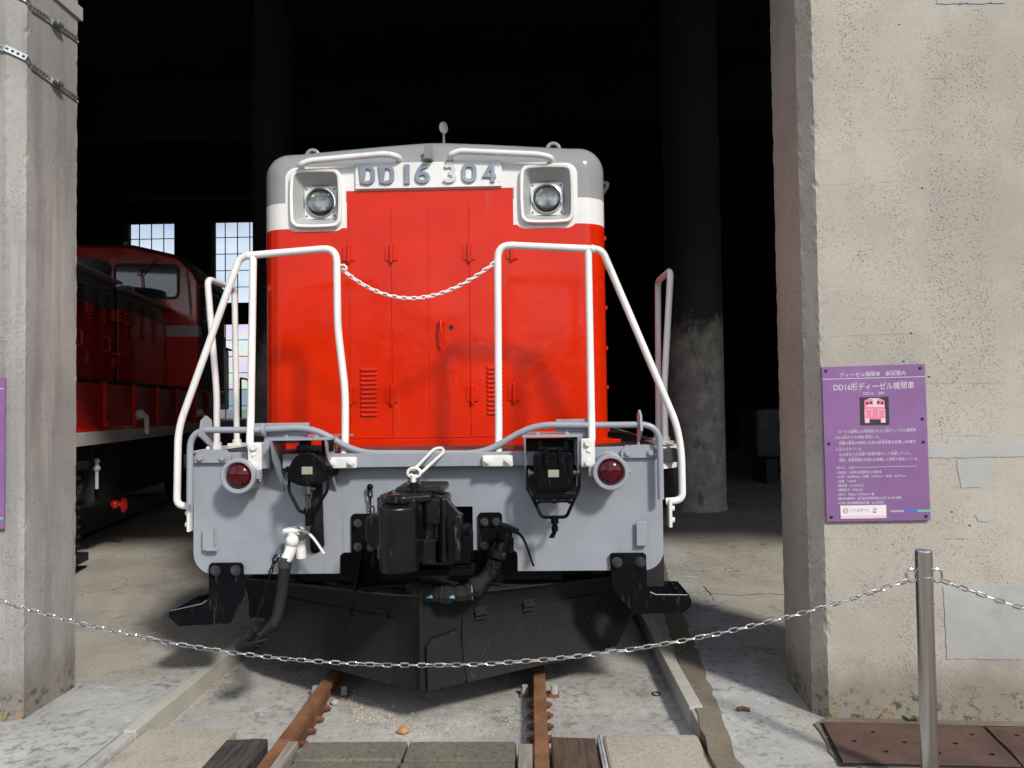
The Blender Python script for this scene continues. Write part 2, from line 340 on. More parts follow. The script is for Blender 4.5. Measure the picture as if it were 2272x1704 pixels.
M['pane'] = pane_mat('clear_window_pane', False); M['film'] = pane_mat('iridescent_film_pane', True)

# ---------------------------------------------------------------- mesh builders
ORG = {}      # authored origin of each object
class MB:
    def __init__(s): s.v = []; s.f = []
    def add(s, vs, fs):
        k = len(s.v); s.v += [Vector(v) for v in vs]; s.f += [tuple(i+k for i in f) for f in fs]; return s
    def bm(s, b, mat=None):
        b.verts.index_update()
        s.add([(mat @ v.co) if mat else v.co.copy() for v in b.verts], [[v.index for v in f.verts] for f in b.faces]); b.free(); return s
    def box(s, x0, x1, y0, y1, z0, z1, bev=0, seg=2, rot=None, about=None):
        b = bmesh.new(); bmesh.ops.create_cube(b, size=1)
        for v in b.verts: v.co = Vector(((x0+x1)/2+v.co.x*(x1-x0), (y0+y1)/2+v.co.y*(y1-y0), (z0+z1)/2+v.co.z*(z1-z0)))
        if bev: bmesh.ops.bevel(b, geom=list(b.edges), offset=bev, segments=seg, profile=.5, affect='EDGES', clamp_overlap=True)
        mt = None
        if rot is not None:
            c = Vector(about) if about is not None else Vector(((x0+x1)/2, (y0+y1)/2, (z0+z1)/2))
            mt = Matrix.Translation(c) @ rot.to_4x4() @ Matrix.Translation(-c)
        return s.bm(b, mt)
    def cyl(s, p0, p1, ra, rb=None, n=16, cap=True):
        p0, p1 = Vector(p0), Vector(p1); rb = ra if rb is None else rb
        d = (p1-p0).normalized(); a = d.orthogonal().normalized(); b = d.cross(a)
        vs = []
        for p, r in ((p0, ra), (p1, rb)):
            vs += [p + (a*math.cos(2*math.pi*i/n) + b*math.sin(2*math.pi*i/n))*r for i in range(n)]
        fs = [(i, (i+1) % n, n+(i+1) % n, n+i) for i in range(n)]
        if cap: fs += [tuple(range(n-1, -1, -1)), tuple(range(n, 2*n))]
        return s.add(vs, fs)
    def lathe(s, prof, org, axis, n=24):
        # prof: (radius, distance along axis)
        o = Vector(org); d = Vector(axis).normalized(); a = d.orthogonal().normalized(); b = d.cross(a)
        vs = []; fs = []
        for r, h in prof:
            vs += [o + d*h + (a*math.cos(2*math.pi*i/n) + b*math.sin(2*math.pi*i/n))*max(r, 1e-4) for i in range(n)]
        for k in range(len(prof)-1):
            fs += [(k*n+i, k*n+(i+1) % n, (k+1)*n+(i+1) % n, (k+1)*n+i) for i in range(n)]
        fs += [tuple(range(n-1, -1, -1)), tuple(range((len(prof)-1)*n, len(prof)*n))]
        return s.add(vs, fs)
    def tube(s, pts, r, n=10, fillet=0, closed=False, seg=6, flat=None):
        pts = [Vector(p) for p in pts]
        if fillet: pts = fil(pts, fillet, seg, closed)
        N = len(pts); rings = []
        def tan(i):
            if closed: return (pts[(i+1) % N]-pts[i-1]).normalized()
            if i == 0: return (pts[1]-pts[0]).normalized()
            if i == N-1: return (pts[-1]-pts[-2]).normalized()
            return ((pts[i+1]-pts[i]).normalized()+(pts[i]-pts[i-1]).normalized()).normalized()
        t = tan(0); a = t.orthogonal().normalized()
        if flat is not None: a = (Vector(flat) - t*Vector(flat).dot(t)).normalized()
        vs = []
        for i in range(N):
            t = tan(i); a = (a - t*a.dot(t)).normalized(); b = t.cross(a)
            rr = r(i/(max(1, N-1))) if callable(r) else r
            ra, rb = rr if isinstance(rr, tuple) else (rr, rr)
            vs += [pts[i] + a*(math.cos(2*math.pi*k/n)*ra) + b*(math.sin(2*math.pi*k/n)*rb) for k in range(n)]
        fs = []
        for i in range(N if closed else N-1):
            j = (i+1) % N
            fs += [(i*n+k, i*n+(k+1) % n, j*n+(k+1) % n, j*n+k) for k in range(n)]
        if not closed: fs += [tuple(range(n-1, -1, -1)), tuple(range((N-1)*n, N*n))]
        return s.add(vs, fs)
    def prism(s, poly, a0, a1, axis='Y', holes=()):
        loops = [list(poly)] + [list(h) for h in holes]
        flat = [p for l in loops for p in l]
        def P(p, a):
            return Vector((p[0], a, p[1])) if axis == 'Y' else Vector((p[0], p[1], a)) if axis == 'Z' else Vector((a, p[0], p[1]))
        tri = tessellate_polygon([[Vector((p[0], p[1], 0)) for p in l] for l in loops]) if holes else [tuple(range(len(poly)))]
        n = len(flat); vs = [P(p, a0) for p in flat] + [P(p, a1) for p in flat]
        fs = [tuple(t) for t in tri] + [tuple(i+n for i in reversed(t)) for t in tri]
        k = 0
        for l in loops:
            m = len(l); fs += [(k+i, k+(i+1) % m, n+k+(i+1) % m, n+k+i) for i in range(m)]; k += m
        return s.add(vs, fs)
    def ball(s, c, r, n=12, sc=(1, 1, 1)):
        b = bmesh.new(); bmesh.ops.create_uvsphere(b, u_segments=n, v_segments=max(6, n//2+2), radius=r)
        return s.bm(b, Matrix.Translation(Vector(c)) @ Matrix.Diagonal((*sc, 1)))
    def build(s, name, m, parent=None, bevel=0, smooth=35, origin=None, bseg=2):
        me = bpy.data.meshes.new(name)
        if origin is None:
            lo = Vector((min(v[i] for v in s.v) for i in range(3))); hi = Vector((max(v[i] for v in s.v) for i in range(3)))
            origin = (lo+hi)/2
            if parent is None: origin.z = lo.z
        origin = Vector(origin)
        me.from_pydata([v-origin for v in s.v], [], s.f)
        b = bmesh.new(); b.from_mesh(me); bmesh.ops.recalc_face_normals(b, faces=list(b.faces)); b.to_mesh(me); b.free()
        if smooth:
            me.polygons.foreach_set('use_smooth', [True]*len(me.polygons)); me.set_sharp_from_angle(angle=R(smooth))
        me.materials.append(m)
        o = bpy.data.objects.new(name, me); COL.objects.link(o); ORG[o] = origin
        if parent is not None:
            o.parent = parent; o.location = origin - ORG[parent]
        else: o.location = origin
        if smooth:
            wm = o.modifiers.new('weighted', 'WEIGHTED_NORMAL'); wm.keep_sharp = True; wm.weight = 60
        if bevel:
            md = o.modifiers.new('bevel', 'BEVEL'); md.width = bevel; md.segments = bseg; md.limit_method = 'ANGLE'; md.angle_limit = R(40); md.harden_normals = False
            if smooth: o.modifiers.move(1, 0)
        return o
def fil(pts, r, seg, closed=False):
    out = []; N = len(pts)
    for i, p in enumerate(pts):
        if not closed and i in (0, N-1): out.append(p); continue
        a = pts[i-1]; b = pts[(i+1) % N]; u = (a-p); v = (b-p); d = min(r, u.length*.48, v.length*.48)
        u.normalize(); v.normalize()
        if u.dot(v) < -.998: out.append(p); continue
        p0 = p+u*d; p2 = p+v*d
        for k in range(seg+1):
            t = k/seg; out.append(p0*(1-t)**2 + p*2*t*(1-t) + p2*t*t)
    return out
def rrect(x0, x1, z0, z1, r, n=4):
    out = []
    for cx, cz, a in ((x1-r, z1-r, 0), (x0+r, z1-r, 90), (x0+r, z0+r, 180), (x1-r, z0+r, 270)):
        out += [(cx+r*math.cos(R(a+90*k/n)), cz+r*math.sin(R(a+90*k/n))) for k in range(n+1)]
    return out
def tag(o, label=None, cat=None, group=None, kind=None):
    if label: o['label'] = label
    if cat: o['category'] = cat
    if group: o['group'] = group
    if kind: o['kind'] = kind
    return o
def empty(name, loc, label=None, cat=None, group=None, kind=None, local=False, rz=0):
    o = bpy.data.objects.new(name, None); COL.objects.link(o); o.location = loc; o.rotation_euler = (0, 0, rz); o.empty_display_size = .1
    ORG[o] = Vector((0, 0, 0)) if local else Vector(loc)
    return tag(o, label, cat, group, kind)
def dup(o, parent, loc, rot=None):
    c = o.copy(); COL.objects.link(c); c.parent = parent; c.location = Vector(loc) - ORG[parent]; ORG[c] = Vector(loc)
    if rot is not None: c.rotation_mode = 'QUATERNION'; c.rotation_quaternion = rot
    return c
def hexbolt(b, p, axis, r=.017, h=.016, stud=True):
    p = Vector(p); d = Vector(axis).normalized()
    b.cyl(p, p+d*.004, r*1.35, n=14); b.cyl(p+d*.004, p+d*(.004+h), r, n=6)
    if stud: b.cyl(p+d*(.004+h), p+d*(.004+h*1.7), r*.55, n=10)
def stadium(L, W, r, n=5, m=6):
    """one chain link lying in XZ, long axis X: outer length L, outer width W, wire radius r"""
    R_ = W/2-r; s = L/2-W/2; pts = []
    for k in range(n+1): a = -math.pi/2+math.pi*k/n; pts.append(Vector((s+R_*math.cos(a), 0, R_*math.sin(a))))
    for k in range(n+1): a = math.pi/2+math.pi*k/n; pts.append(Vector((-s+R_*math.cos(a), 0, R_*math.sin(a))))
    return MB().tube(pts, r, m, closed=True)
def chain(root, pts, L, W, r, mat, name='chain_link', twist=0.0, wob=.25):
    """individual links threaded along a polyline"""
    pts = [Vector(p) for p in pts]; cum = [0]
    for a, b in zip(pts, pts[1:]): cum.append(cum[-1]+(b-a).length)
    pitch = L-2*r*1.12; n = max(2, int(round(cum[-1]/pitch))); pitch = cum[-1]/n; proto = None
    def pos(d):
        for i in range(len(pts)-1):
            if d <= cum[i+1] or i == len(pts)-2: return pts[i].lerp(pts[i+1], (d-cum[i])/max(1e-9, cum[i+1]-cum[i]))
    for k in range(n):
        d = (k+.5)*pitch; p = pos(d); t = (pos(min(cum[-1], d+pitch*.5))-pos(max(0, d-pitch*.5))).normalized()
        side = Vector((0, 0, 1)).cross(t)
        if side.length < .05: side = Vector((1, 0, 0))
        side.normalize(); upv = t.cross(side)
        mt = Matrix((t, side, upv)).transposed()
        q = mt.to_quaternion() @ Matrix.Rotation(R((90 if k % 2 else 0)+twist)+rnd.uniform(-wob, wob), 3, 'X').to_quaternion()
        if proto is None:
            proto = stadium(L, W, r).build(name, mat, root, origin=(0, 0, 0)); o = proto
            o.location = p-ORG[root]; o.rotation_mode = 'QUATERNION'; o.rotation_quaternion = q; ORG[o] = p
        else: dup(proto, root, p, q)

# ================================================================ SETTING
ground = MB().add([(-1500, -600, -.104), (1500, -600, -.104), (1500, 2500, -.104), (-1500, 2500, -.104)], [(0, 1, 2, 3)]).build('ground', M['outdoor'], smooth=0)
tag(ground, kind='structure')
def jag(pts, step=.06, amp=.012):
    out = []
    for a, b in zip(pts, pts[1:]):
        n = max(1, int(math.dist(a, b)/step))
        for k in range(n):
            t = k/n; out.append((a[0]+(b[0]-a[0])*t+(rnd.uniform(-amp, amp) if k else 0), a[1]+(b[1]-a[1])*t+(rnd.uniform(-amp, amp) if k else 0)))
    out.append(pts[-1]); return out
curve = jag([(-2.6, 3.95), (-1.912, 3.929), (-1.799, 3.96), (-1.649, 3.945), (-1.494, 4.022), (-1.40, 4.12), (-1.345, 4.40), (-1.335, 5.2), (-1.33, 14)], .05, .010)
bed = MB().box(-1.30, 1.30, 1.6, 23, -.3, -.10).build('track_bed', M['bed']); tag(bed, kind='structure')
ap = MB().prism(curve + [(-1.328, 14), (-1.328, .9), (-30, .9), (-30, 3.95)], -.3, 0, 'Z').build('concrete_apron', M['apron']); tag(ap, kind='structure')
fl = MB().prism(list(reversed(curve)) + [(-30, 3.95), (-30, 23), (-1.33, 23)], -.3, 0, 'Z').build('shed_floor', M['floor']); tag(fl, kind='structure')
# right-hand floor and the strips beside the track
xr = [(1.72, .9), (1.712, 3.2), (1.708, 3.47), (1.755, 3.94), (1.86, 5.44), (1.95, 7), (2.2, 12)]
xb = [(1.37, .9), (1.369, 3.175), (1.42, 3.62), (1.57, 5.19), (1.75, 7.0)]
xa = [(1.268, .9), (1.262, 3.15), (1.307, 3.60), (1.385, 4.6), (1.443, 5.09), (1.62, 7.0)]
b_ = jag(xb, .07, .012); a_ = jag(xa, .07, .008); r_ = jag(xr, .07, .012)
o = MB().prism([(1.285, 3.62), (1.285, 23), (30, 23), (30, .9), (1.285, .9)], -.3, -.004, 'Z').build('shed_floor', M['floor']); tag(o, kind='structure')
fl_r = o
o = MB().prism(b_ + [(1.9, 9)] + [(2.0, 9)] + list(reversed([p for p in r_ if p[1] < 9])), -.29, 0, 'Z').build('concrete_apron', M['apron']); tag(o, kind='structure')
o = MB().prism(a_ + list(reversed(b_)), -.29, .003, 'Z').build('mortar_strip', M['dark_strip']); tag(o, kind='structure')
o = MB().prism(jag([(1.72, .9), (1.83, 3.02), (1.765, 3.06), (1.80, 3.42), (1.9, 3.5), (3, 3.42), (9, 3.1), (9, .9)], .08, .014), -.2, .004, 'Z').build('mortar_strip', M['dark_strip']); tag(o, kind='structure')
for pts in ([(1473, 1220), (1526, 1271), (1576, 1316)], [(1576, 1316), (1640, 1321), (1700, 1317), (1752, 1320)], [(1576, 1316), (1600, 1372), (1650, 1440)]):
    q = [Vector(p) for p in jag([tuple(on_z(u, v, -.004)[:2]) for u, v in pts], .05, .006)]; l = []; r = []
    for i, p in enumerate(q):
        t = (q[min(len(q)-1, i+1)]-q[max(0, i-1)]).normalized(); nn = Vector((-t.y, t.x))*rnd.uniform(.0035, .0075); l.append(p+nn); r.append(p-nn)
    MB().prism([(a.x, a.y) for a in l+list(reversed(r))], -.0039, -.0032, 'Z').build('joint', simple('dark_joint', (.03, .027, .022), .9), fl_r, smooth=0)
# kerbs along the sunken track
def kerb(name, x0, x1, y0, y1, z1=.004):
    b = MB(); y = y0
    while y < y1-.01:
        ye = min(y1, y+1.95); b.box(x0+rnd.uniform(-.003, .003), x1, y, ye-.006, -.25, z1+rnd.uniform(-.002, .002), .008); y = ye
    return tag(b.build(name, M['kerb']), kind='structure')
kerb('kerb', -1.335, -1.272, 3.36, 22); kerb('kerb', 1.280, 1.345, 3.60, 5.6, .0085)
kerb('kerb', 1.278, 1.40, 5.6, 22)
# crossing slabs and timbers: pieces of the ground
def slab(name, x0, x1, y0, y1, m, z1=-.02, z0=-.2, tilt=0, bev=.012):
    b = MB().box(x0, x1, y0, y1, z0, z1, bev, 2)
    for v in b.v:
        if v.z > z1-.03: v.z += rnd.uniform(-.003, .003)
        v.x += rnd.uniform(-.002, .002); v.y += rnd.uniform(-.003, .003)
    o = b.build(name, m, bed, smooth=25); return o
slab('slab', -1.262, -.842, 2.3, 3.45, M['cream'])
slab('slab', -1.330, -1.268, 2.0, 3.352, M['apron'], -.002)
slab('slab', -.478, -.022, 3.13, 3.305, M['aggregate']); slab('slab', -.014, .458, 3.13, 3.305, M['aggregate'])
slab('slab', -.478, -.030, 2.6, 3.118, M['aggregate'], -.024); slab('slab', -.022, .458, 2.6, 3.118, M['aggregate'], -.022)
slab('slab', .842, 1.262, 2.3, 3.36, M['cream'], -.018); slab('slab', .812, .838, 2.3, 3.352, M['apron'], -.012)
slab('plank', -.838, -.735, 2.3, 3.335, M['wood_black'], -.022, bev=.006); slab('plank', -.731, -.655, 2.3, 3.33, M['wood_black'], -.018, bev=.006)
slab('plank', .612, .808, 2.3, 3.33, M['wood_brown'], -.016, bev=.006)
slab('timber_block', -.560, -.500, 2.5, 3.272, M['wood_grey'], -.004, bev=.005)
slab('timber_block', .470, .530, 2.5, 3.252, M['wood_grey'], -.006, bev=.005)

# ---------------- track
def rail_prof(x):
    h = [(-.0325, 0), (-.0325, -.028), (-.008, -.04), (-.008, -.118), (-.06, -.132), (-.06, -.145)]
    h = [(-.0285, 0.0), (-.0325, -.006)] + h[1:]
    return [(x+a, b) for a, b in h] + [(x-a, b) for a, b in reversed(h)]
for sx, lab in ((-1, 'rusty rail emerging left of the plough tip beside grey timber block'), (1, 'rusty rail emerging right of the plough tip beside brown plank')):
    x = sx*.5665; j = 3.62 if sx < 0 else 3.66
    root = empty('rail', (x, 2.2, -.10), lab, 'rail', 'rails of the locomotive track')
    MB().prism(rail_prof(x), j+.004, 22, 'Y').build('rail_length', M['rail'], root)
    MB().prism([(x+(p[0]-x)*.99, p[1]-.0035) for p in rail_prof(x)], 1.7, j-.003, 'Y').build('rail_length', M['rail'], root)
    for s2 in (-1, 1):
        b = MB().box(min(x+s2*.010, x+s2*.030), max(x+s2*.010, x+s2*.030), j-.26, j+.24, -.120, -.036, .004)
        fp = b.build('fishplate', M['rail_dark'], root)
        for k in range(4):
            q = MB(); hexbolt(q, (x+s2*.030, j-.20+.13*k, -.08), (s2, 0, 0), .016, .018); q.build('bolt', M['rail_dark'], fp)
        for yy in (4.02,):
            q = MB().box(x+s2*.075-.03, x+s2*.075+.03, yy-.035, yy+.035, -.101, -.088, .003); cp = q.build('rail_clip', M['rail'], root)
            q = MB(); q.cyl((x+s2*.078, yy, -.088), (x+s2*.078, yy, -.075), .022, n=12); q.cyl((x+s2*.078, yy, -.075), (x+s2*.078, yy, -.045), .017, n=6); q.build('bolt', M['mortar'], cp)

# ---------------- roundhouse
rh = empty('roundhouse', (0, 3.48, 0), 'concrete roundhouse with a dark open stall between sunlit pillars', 'building')
def jitter_pillar(poly, z0, z1, m, name, parent, amp=.004, dz=.028, edges=None, flare=None):
    """vertical prism in thin lifts, its arrises chipped by a few millimetres"""
    full = []; idx = []
    for i, p in enumerate(poly):
        q, r_ = Vector(p), None
        if edges is None or i in edges:
            a, c = Vector(poly[i-1]), Vector(poly[(i+1) % len(poly)]); ln = min(.018, (a-q).length*.3, (c-q).length*.3)
            full += [tuple(q+(a-q).normalized()*ln), p, tuple(q+(c-q).normalized()*ln)]; idx.append(len(full)-2)
        else: full.append(p)
    poly = full; edges = idx
    n = len(poly); zs = [z0]; 
    while zs[-1] < z1-dz: zs.append(zs[-1]+dz)
    zs.append(z1); vs = []; fs = []; off = [Vector((0, 0))]*n
    for k, z in enumerate(zs):
        for i, p in enumerate(poly):
            d = Vector((0, 0))
            if edges is None or i in edges:
                d = Vector((rnd.uniform(-amp, amp), rnd.uniform(-amp, amp)))
                if rnd.random() < .07: d = Vector((-math.copysign(abs(d.x)*3.5, p[0])*-1, abs(d.y)*3.5))
            vs.append((p[0]+d.x, p[1]+d.y, z))
    for k in range(len(zs)-1):
        fs += [(k*n+i, k*n+(i+1) % n, (k+1)*n+(i+1) % n, (k+1)*n+i) for i in range(n)]
    fs += [tuple(range(n)), tuple(range((len(zs)-1)*n, len(zs)*n))]
    return MB().add(vs, fs).build(name, m, parent, smooth=0)
H = 4.58
WA = math.tan(R(3.2))
def wall_y(x): return 3.481 - (x-1.892)*WA
# right-hand wall: front skin, chamfer and jamb meet at chipped arrises
jr = [(1.892, 3.481), (1.840, 3.548), (1.868, 3.99), (1.90, 4.01), (2.90, 3.93), (2.90, wall_y(2.90))]
jitter_pillar(jr, -.05, H, M['wall'], 'wall', rh, .0018, edges=(0, 1, 2))
# left pillar
jl = [(-1.885, 3.497), (-1.888, 3.90), (-1.95, 3.97), (-2.80, 3.97), (-2.80, 3.47), (-1.962, 3.462)]
jitter_pillar(jl, -.05, H, M['jamb_streak'], 'pillar', rh, .0018, edges=(0, 1, 5))
MB().box(-30, 24, 3.30, 4.05, H+.002, 8.5).build('lintel_wall', M['wall'], rh)
for xa_, xb_ in ((-7.5, -6.5), (-12.3, -11.3), (-30, -16)): MB().box(xa_, xb_, 3.45, 4.0, -.05, H).build('pillar', M['jamb'], rh)
for xa_, xb_ in ((6.5, 7.5), (11, 12), (15.2, 16.2), (20, 24)): MB().box(xa_, xb_, 3.2, 4.0, -.05, H).build('pillar', M['jamb'], rh)
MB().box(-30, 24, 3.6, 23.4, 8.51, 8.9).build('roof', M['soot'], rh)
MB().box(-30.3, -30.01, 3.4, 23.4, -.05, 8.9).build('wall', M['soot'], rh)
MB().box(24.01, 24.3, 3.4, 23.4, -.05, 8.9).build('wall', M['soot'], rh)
for k in range(4):
    MB().box(-30, 24, 6.2+k*4.6, 6.5+k*4.6, 7.3, 8.5, .01).build('roof_beam', M['soot'], rh)
# back wall with steel windows
YB = 23.0
xs = [-12.24, -9.48, -6.72]; WW = 1.57
holes = []; wins = []
for x in xs:
    for z0, z1, rows in ((1.04, 4.16, 6), (4.79, 7.43, 5)):
        holes.append([(x, z0), (x+WW, z0), (x+WW, z1), (x, z1)]); wins.append((x, z0, z1, rows))
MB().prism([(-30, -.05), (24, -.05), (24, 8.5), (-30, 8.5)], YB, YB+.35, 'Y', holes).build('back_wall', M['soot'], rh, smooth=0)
for x, z0, z1, rows in wins:
    cols = 4; f = MB()
    for a, b, c, d in ((x, x+.03, z0, z1), (x+WW-.03, x+WW, z0, z1), (x+.03, x+WW-.03, z0, z0+.03), (x+.03, x+WW-.03, z1-.03, z1)):
        f.box(a, b, YB+.1, YB+.14, c, d)
    for k in range(1, cols): f.box(x+WW*k/cols-.011, x+WW*k/cols+.011, YB+.105, YB+.135, z0+.03, z1-.03)
    for k in range(1, rows): f.box(x+.03, x+WW-.03, YB+.107, YB+.133, z0+(z1-z0)*k/rows-.011, z0+(z1-z0)*k/rows+.011)
    fr = f.build('window', M['soot'], rh, smooth=0)
    if x < -13 or x > -7:
        MB().box(x+.02, x+WW-.02, YB+.118, YB+.122, z0+.02, z1-.02).build('pane', M['pane' if z0 > 4 else 'film'], fr, smooth=0); continue
    for i in range(cols):
        for j in range(rows):
            a = x+WW*i/cols+.012; c = z0+(z1-z0)*j/rows+.012
            MB().box(a, a+WW/cols-.024, YB+.118, YB+.122, c, c+(z1-z0)/rows-.024).build('pane', M['pane' if z0 > 4 else 'film'], fr, smooth=0)
for x, y, r in ((2.83, 10.35, .385), (-3.30, 11.0, .30), (7.6, 10.9, .35), (-9.9, 13.5, .33), (4.4, 17.5, .36)):
    MB().lathe([(r+.012, -.02), (r+.012, .03), (r, .05), (r, 4), (r*.99, 8.45)], (x, y, 0), (0, 0, 1), 40).build('column', M['column'], rh)
# mortar repair patches on the right-hand wall
wdir = Vector((1, -WA, 0)).normalized(); wn = Vector((-WA, -1, 0)).normalized()
def on_wall(u, v, off=0):
    d = sight(u, v); p0 = Vector((1.892, 3.481, 0)) + wn*off
    return CAM + d*((p0-CAM).dot(wn)/d.dot(wn))
def wall_patch(pts, th=.003):
    pts = jag(pts+[pts[0]], 9, 1.1)[:-1]
    f = [on_wall(u, v) for u, v in pts]; n = len(f)
    b = MB().add([p+wn*th for p in f]+[p-wn*.01 for p in f], [tuple(range(n)), tuple(range(2*n-1, n-1, -1))]+[(i, (i+1) % n, n+(i+1) % n, n+i) for i in range(n)])
    return b.build('mortar_patch', M['mortar'], rh, smooth=20)
wall_patch([(2092, 1302), (2096, 1360), (2100, 1461), (2330, 1463), (2330, 1297), (2200, 1299)])
wall_patch([(2040, 986), (2330, 982), (2330, 1012), (2045, 1016)], .003)
wall_patch([(2122, 1020), (2204, 1016), (2206, 1052), (2176, 1081), (2132, 1083)], .0025)
wall_patch([(2077, -40), (2229, -40), (2229, 8), (2077, 9)])
wall_patch([(2163, 1142), (2198, 1138), (2207, 1150), (2190, 1158), (2170, 1156)], .0025)

# ---------------- hills far behind the shed
rr2 = random.Random(3); vs = []; n = 60
for i in range(n):
    x = -1400+2800*i/(n-1); h = 60+34*math.sin(i*.37)+22*math.sin(i*.93+1)+rr2.uniform(-5, 5); vs += [(x, 1500, -2), (x, 1560, h*.55), (x, 1700, h)]
hl = MB().add(vs, [(3*i+k, 3*i+3+k, 3*i+4+k, 3*i+1+k) for i in range(n-1) for k in range(2)]).build('hills', simple('haze_blue_hills', (.20, .27, .36), 1), smooth=60)  # blue distance haze is put into the base colour
tag(hl, kind='structure')
# unseen wooded hill behind the camera, added to darken reflections near the horizon
vs = []; n = 70
for i in range(n):
    a = math.pi*(.98+1.04*i/(n-1)); h = 24+7*math.sin(i*.31)+4*math.sin(i*.83+2)+rr2.uniform(-1.2, 1.2); r_h = 150
    vs += [(r_h*math.cos(a), r_h*math.sin(a), -1), ((r_h+9)*math.cos(a), (r_h+9)*math.sin(a), h*.6), ((r_h+40)*math.cos(a), (r_h+40)*math.sin(a), h)]
hl = MB().add(vs, [(3*i+k, 3*i+3+k, 3*i+4+k, 3*i+1+k) for i in range(n-1) for k in range(2)]).build('hills', paint('added_wooded_hill', (.045, .065, .03), .9, .3), smooth=60)
tag(hl, kind='structure')

# ================================================================ SNOWPLOUGH LOCOMOTIVE
L = empty('diesel_locomotive', (0, 4.4, -.0), 'orange-red diesel locomotive with white handrails and black snowplough standing in the open stall', 'locomotive')
HX0, HX1, HY = -1.076, 1.008, 4.38      # hood sides and front face
def hood():
    b = bmesh.new(); bmesh.ops.create_cube(b, size=1)
    for v in b.verts: v.co = Vector(((HX0+HX1)/2+v.co.x*(HX1-HX0), (HY+10.2)/2+v.co.y*(10.2-HY), (1.0+3.025)/2+v.co.z*2.025))
    ed = [e for e in b.edges if not all(v.co.z < 1.5 for v in e.verts)]
    bmesh.ops.bevel(b, geom=ed, offset=.155, segments=9, profile=.5, affect='EDGES')
    bmesh.ops.delete(b, geom=[f for f in b.faces if f.normal.z < -.9], context='FACES')
    # cut the roof and front into strips so the roof can be cambered
    for x in (-.62, -.35, -.12, -.04, .04, .28, .54):
        bmesh.ops.bisect_plane(b, geom=list(b.verts)+list(b.edges)+list(b.faces), plane_co=(x, 0, 0), plane_no=(1, 0, 0))
    for co, no in (((-.855, 0, 0), (1, 0, 0)), ((-.595, 0, 0), (1, 0, 0)), ((.521, 0, 0), (1, 0, 0)), ((.791, 0, 0), (1, 0, 0)), ((0, 0, 2.557), (0, 0, 1)), ((0, 0, 2.860), (0, 0, 1))):
        bmesh.ops.bisect_plane(b, geom=list(b.verts)+list(b.edges)+list(b.faces), plane_co=co, plane_no=no)
    kill = []
    for f in b.faces:
        c = f.calc_center_median()
        if c.y < HY+.05 and 2.557 < c.z < 2.860 and (-.855 < c.x < -.595 or .521 < c.x < .791): kill.append(f)
    bmesh.ops.delete(b, geom=kill, context='FACES')
    cx = (HX0+HX1)/2
    for v in b.verts:
        if v.co.z > 2.865:
            f = min(1, (v.co.z-2.865)/.16); d = abs(v.co.x-cx)
            v.co.z += f*.068*(1-min(1, (d*d+.02)**.5/.86))
    return MB().bm(b)
hd = hood().build('hood', M['livery'], L, smooth=40)
# folding front doors: four leaves with hinges, louvres, handle
lv = [(-.5290, -.2815), (-.2765, -.0515), (-.0465, .1845), (.1890, .4415)]
leaves = []
for i, (a, b) in enumerate(lv):
    d = MB().box(a, b, HY-.0060, HY+.004, 1.272, 2.648, .002, 2).build('door_leaf', M['livery'], L); leaves.append(d)
MB().box(-.056, -.040, HY-.0095, HY-.0057, 1.275, 2.645, .001, 1).build('door_cover_strip', M['livery'], leaves[1])
MB().box(-.60, .50, HY-.022, HY, 1.222, 1.268, .004).build('door_sill', M['livery'], L)
def hinge(x, z, par):
    b = MB(); y = HY-.0062
    b.box(x-.036, x-.006, y-.007, y, z-.044, z+.044, .0015, 1); b.box(x+.006, x+.036, y-.007, y, z-.044, z+.044, .0015, 1)
    b.cyl((x, y-.012, z-.048), (x, y-.012, z+.048), .0105, n=10)
    b.cyl((x, y-.012, z-.015), (x, y-.012, z+.014), .0125, n=10); b.ball((x, y-.012, z-.052), .0100, 8); b.ball((x, y-.012, z+.051), .0100, 8)
    for s in (-1, 1):
        for q in (-.026, .026): b.cyl((x+s*.023, y-.0095, z+q), (x+s*.023, y-.006, z+q), .0045, n=8)
    b.build('hinge', M['livery'], par)
for x, z, k in ((-.531, 2.376, 0), (-.277, 2.372, 1), (.188, 2.369, 2), (.442, 2.37, 3), (.1975, 1.527, 2), (.445, 1.53, 3), (-.279, 1.526, 1), (-.525, 1.53, 0)):
    hinge(x, z, leaves[k])
proto = {}
for x0, x1, k in ((-.477, -.361, 0), (.275, .393, 3)):
    for j in range(11):
        zc = 1.415+j*.0268
        if 'l' not in proto:
            n = 8; vs = []; w_ = x1-x0-.006
            for i in range(n+1):     # pressed hood: rounded ends, open below
                t = i/n; x = x0+.003+w_*t; e = min(1, min(t, 1-t)*w_/.012); e = math.sqrt(max(0, 1-(1-e)**2))
                vs += [(x, HY-.0056, zc+.010), (x, HY-.0056-.011*e, zc+.003), (x, HY-.0056-.012*e, zc-.008), (x, HY-.0056, zc-.009)]
            fs = [(4*i+q, 4*i+4+q, 4*i+5+q, 4*i+1+q) for i in range(n) for q in range(3)]
            proto['l'] = MB().add(vs, fs).build('louvre_slat', M['livery'], leaves[k])
            ref = (x0, zc); oz = ORG[proto['l']]
        else: dup(proto['l'], leaves[k], oz+Vector((x0-ref[0], 0, zc-ref[1])))
b = MB(); b.cyl((.018, HY-.006, 1.953), (.018, HY-.020, 1.953), .022, n=16); b.ball((.018, HY-.024, 1.953), .017, 12)
b.tube([(.018, HY-.035, 1.955), (.020, HY-.048, 1.93), (.026, HY-.050, 1.86), (.030, HY-.040, 1.822)], lambda t: .0105-.004*t, 10); b.build('handle', M['livery'], leaves[2])
b = MB(); b.lathe([(.013, 0), (.013, .004), (.009, .004), (.008, .001), (.003, .001)], (.077, HY-.0055, 1.925), (0, -1, 0), 16); b.build('keyhole', M['gasket'], leaves[2])
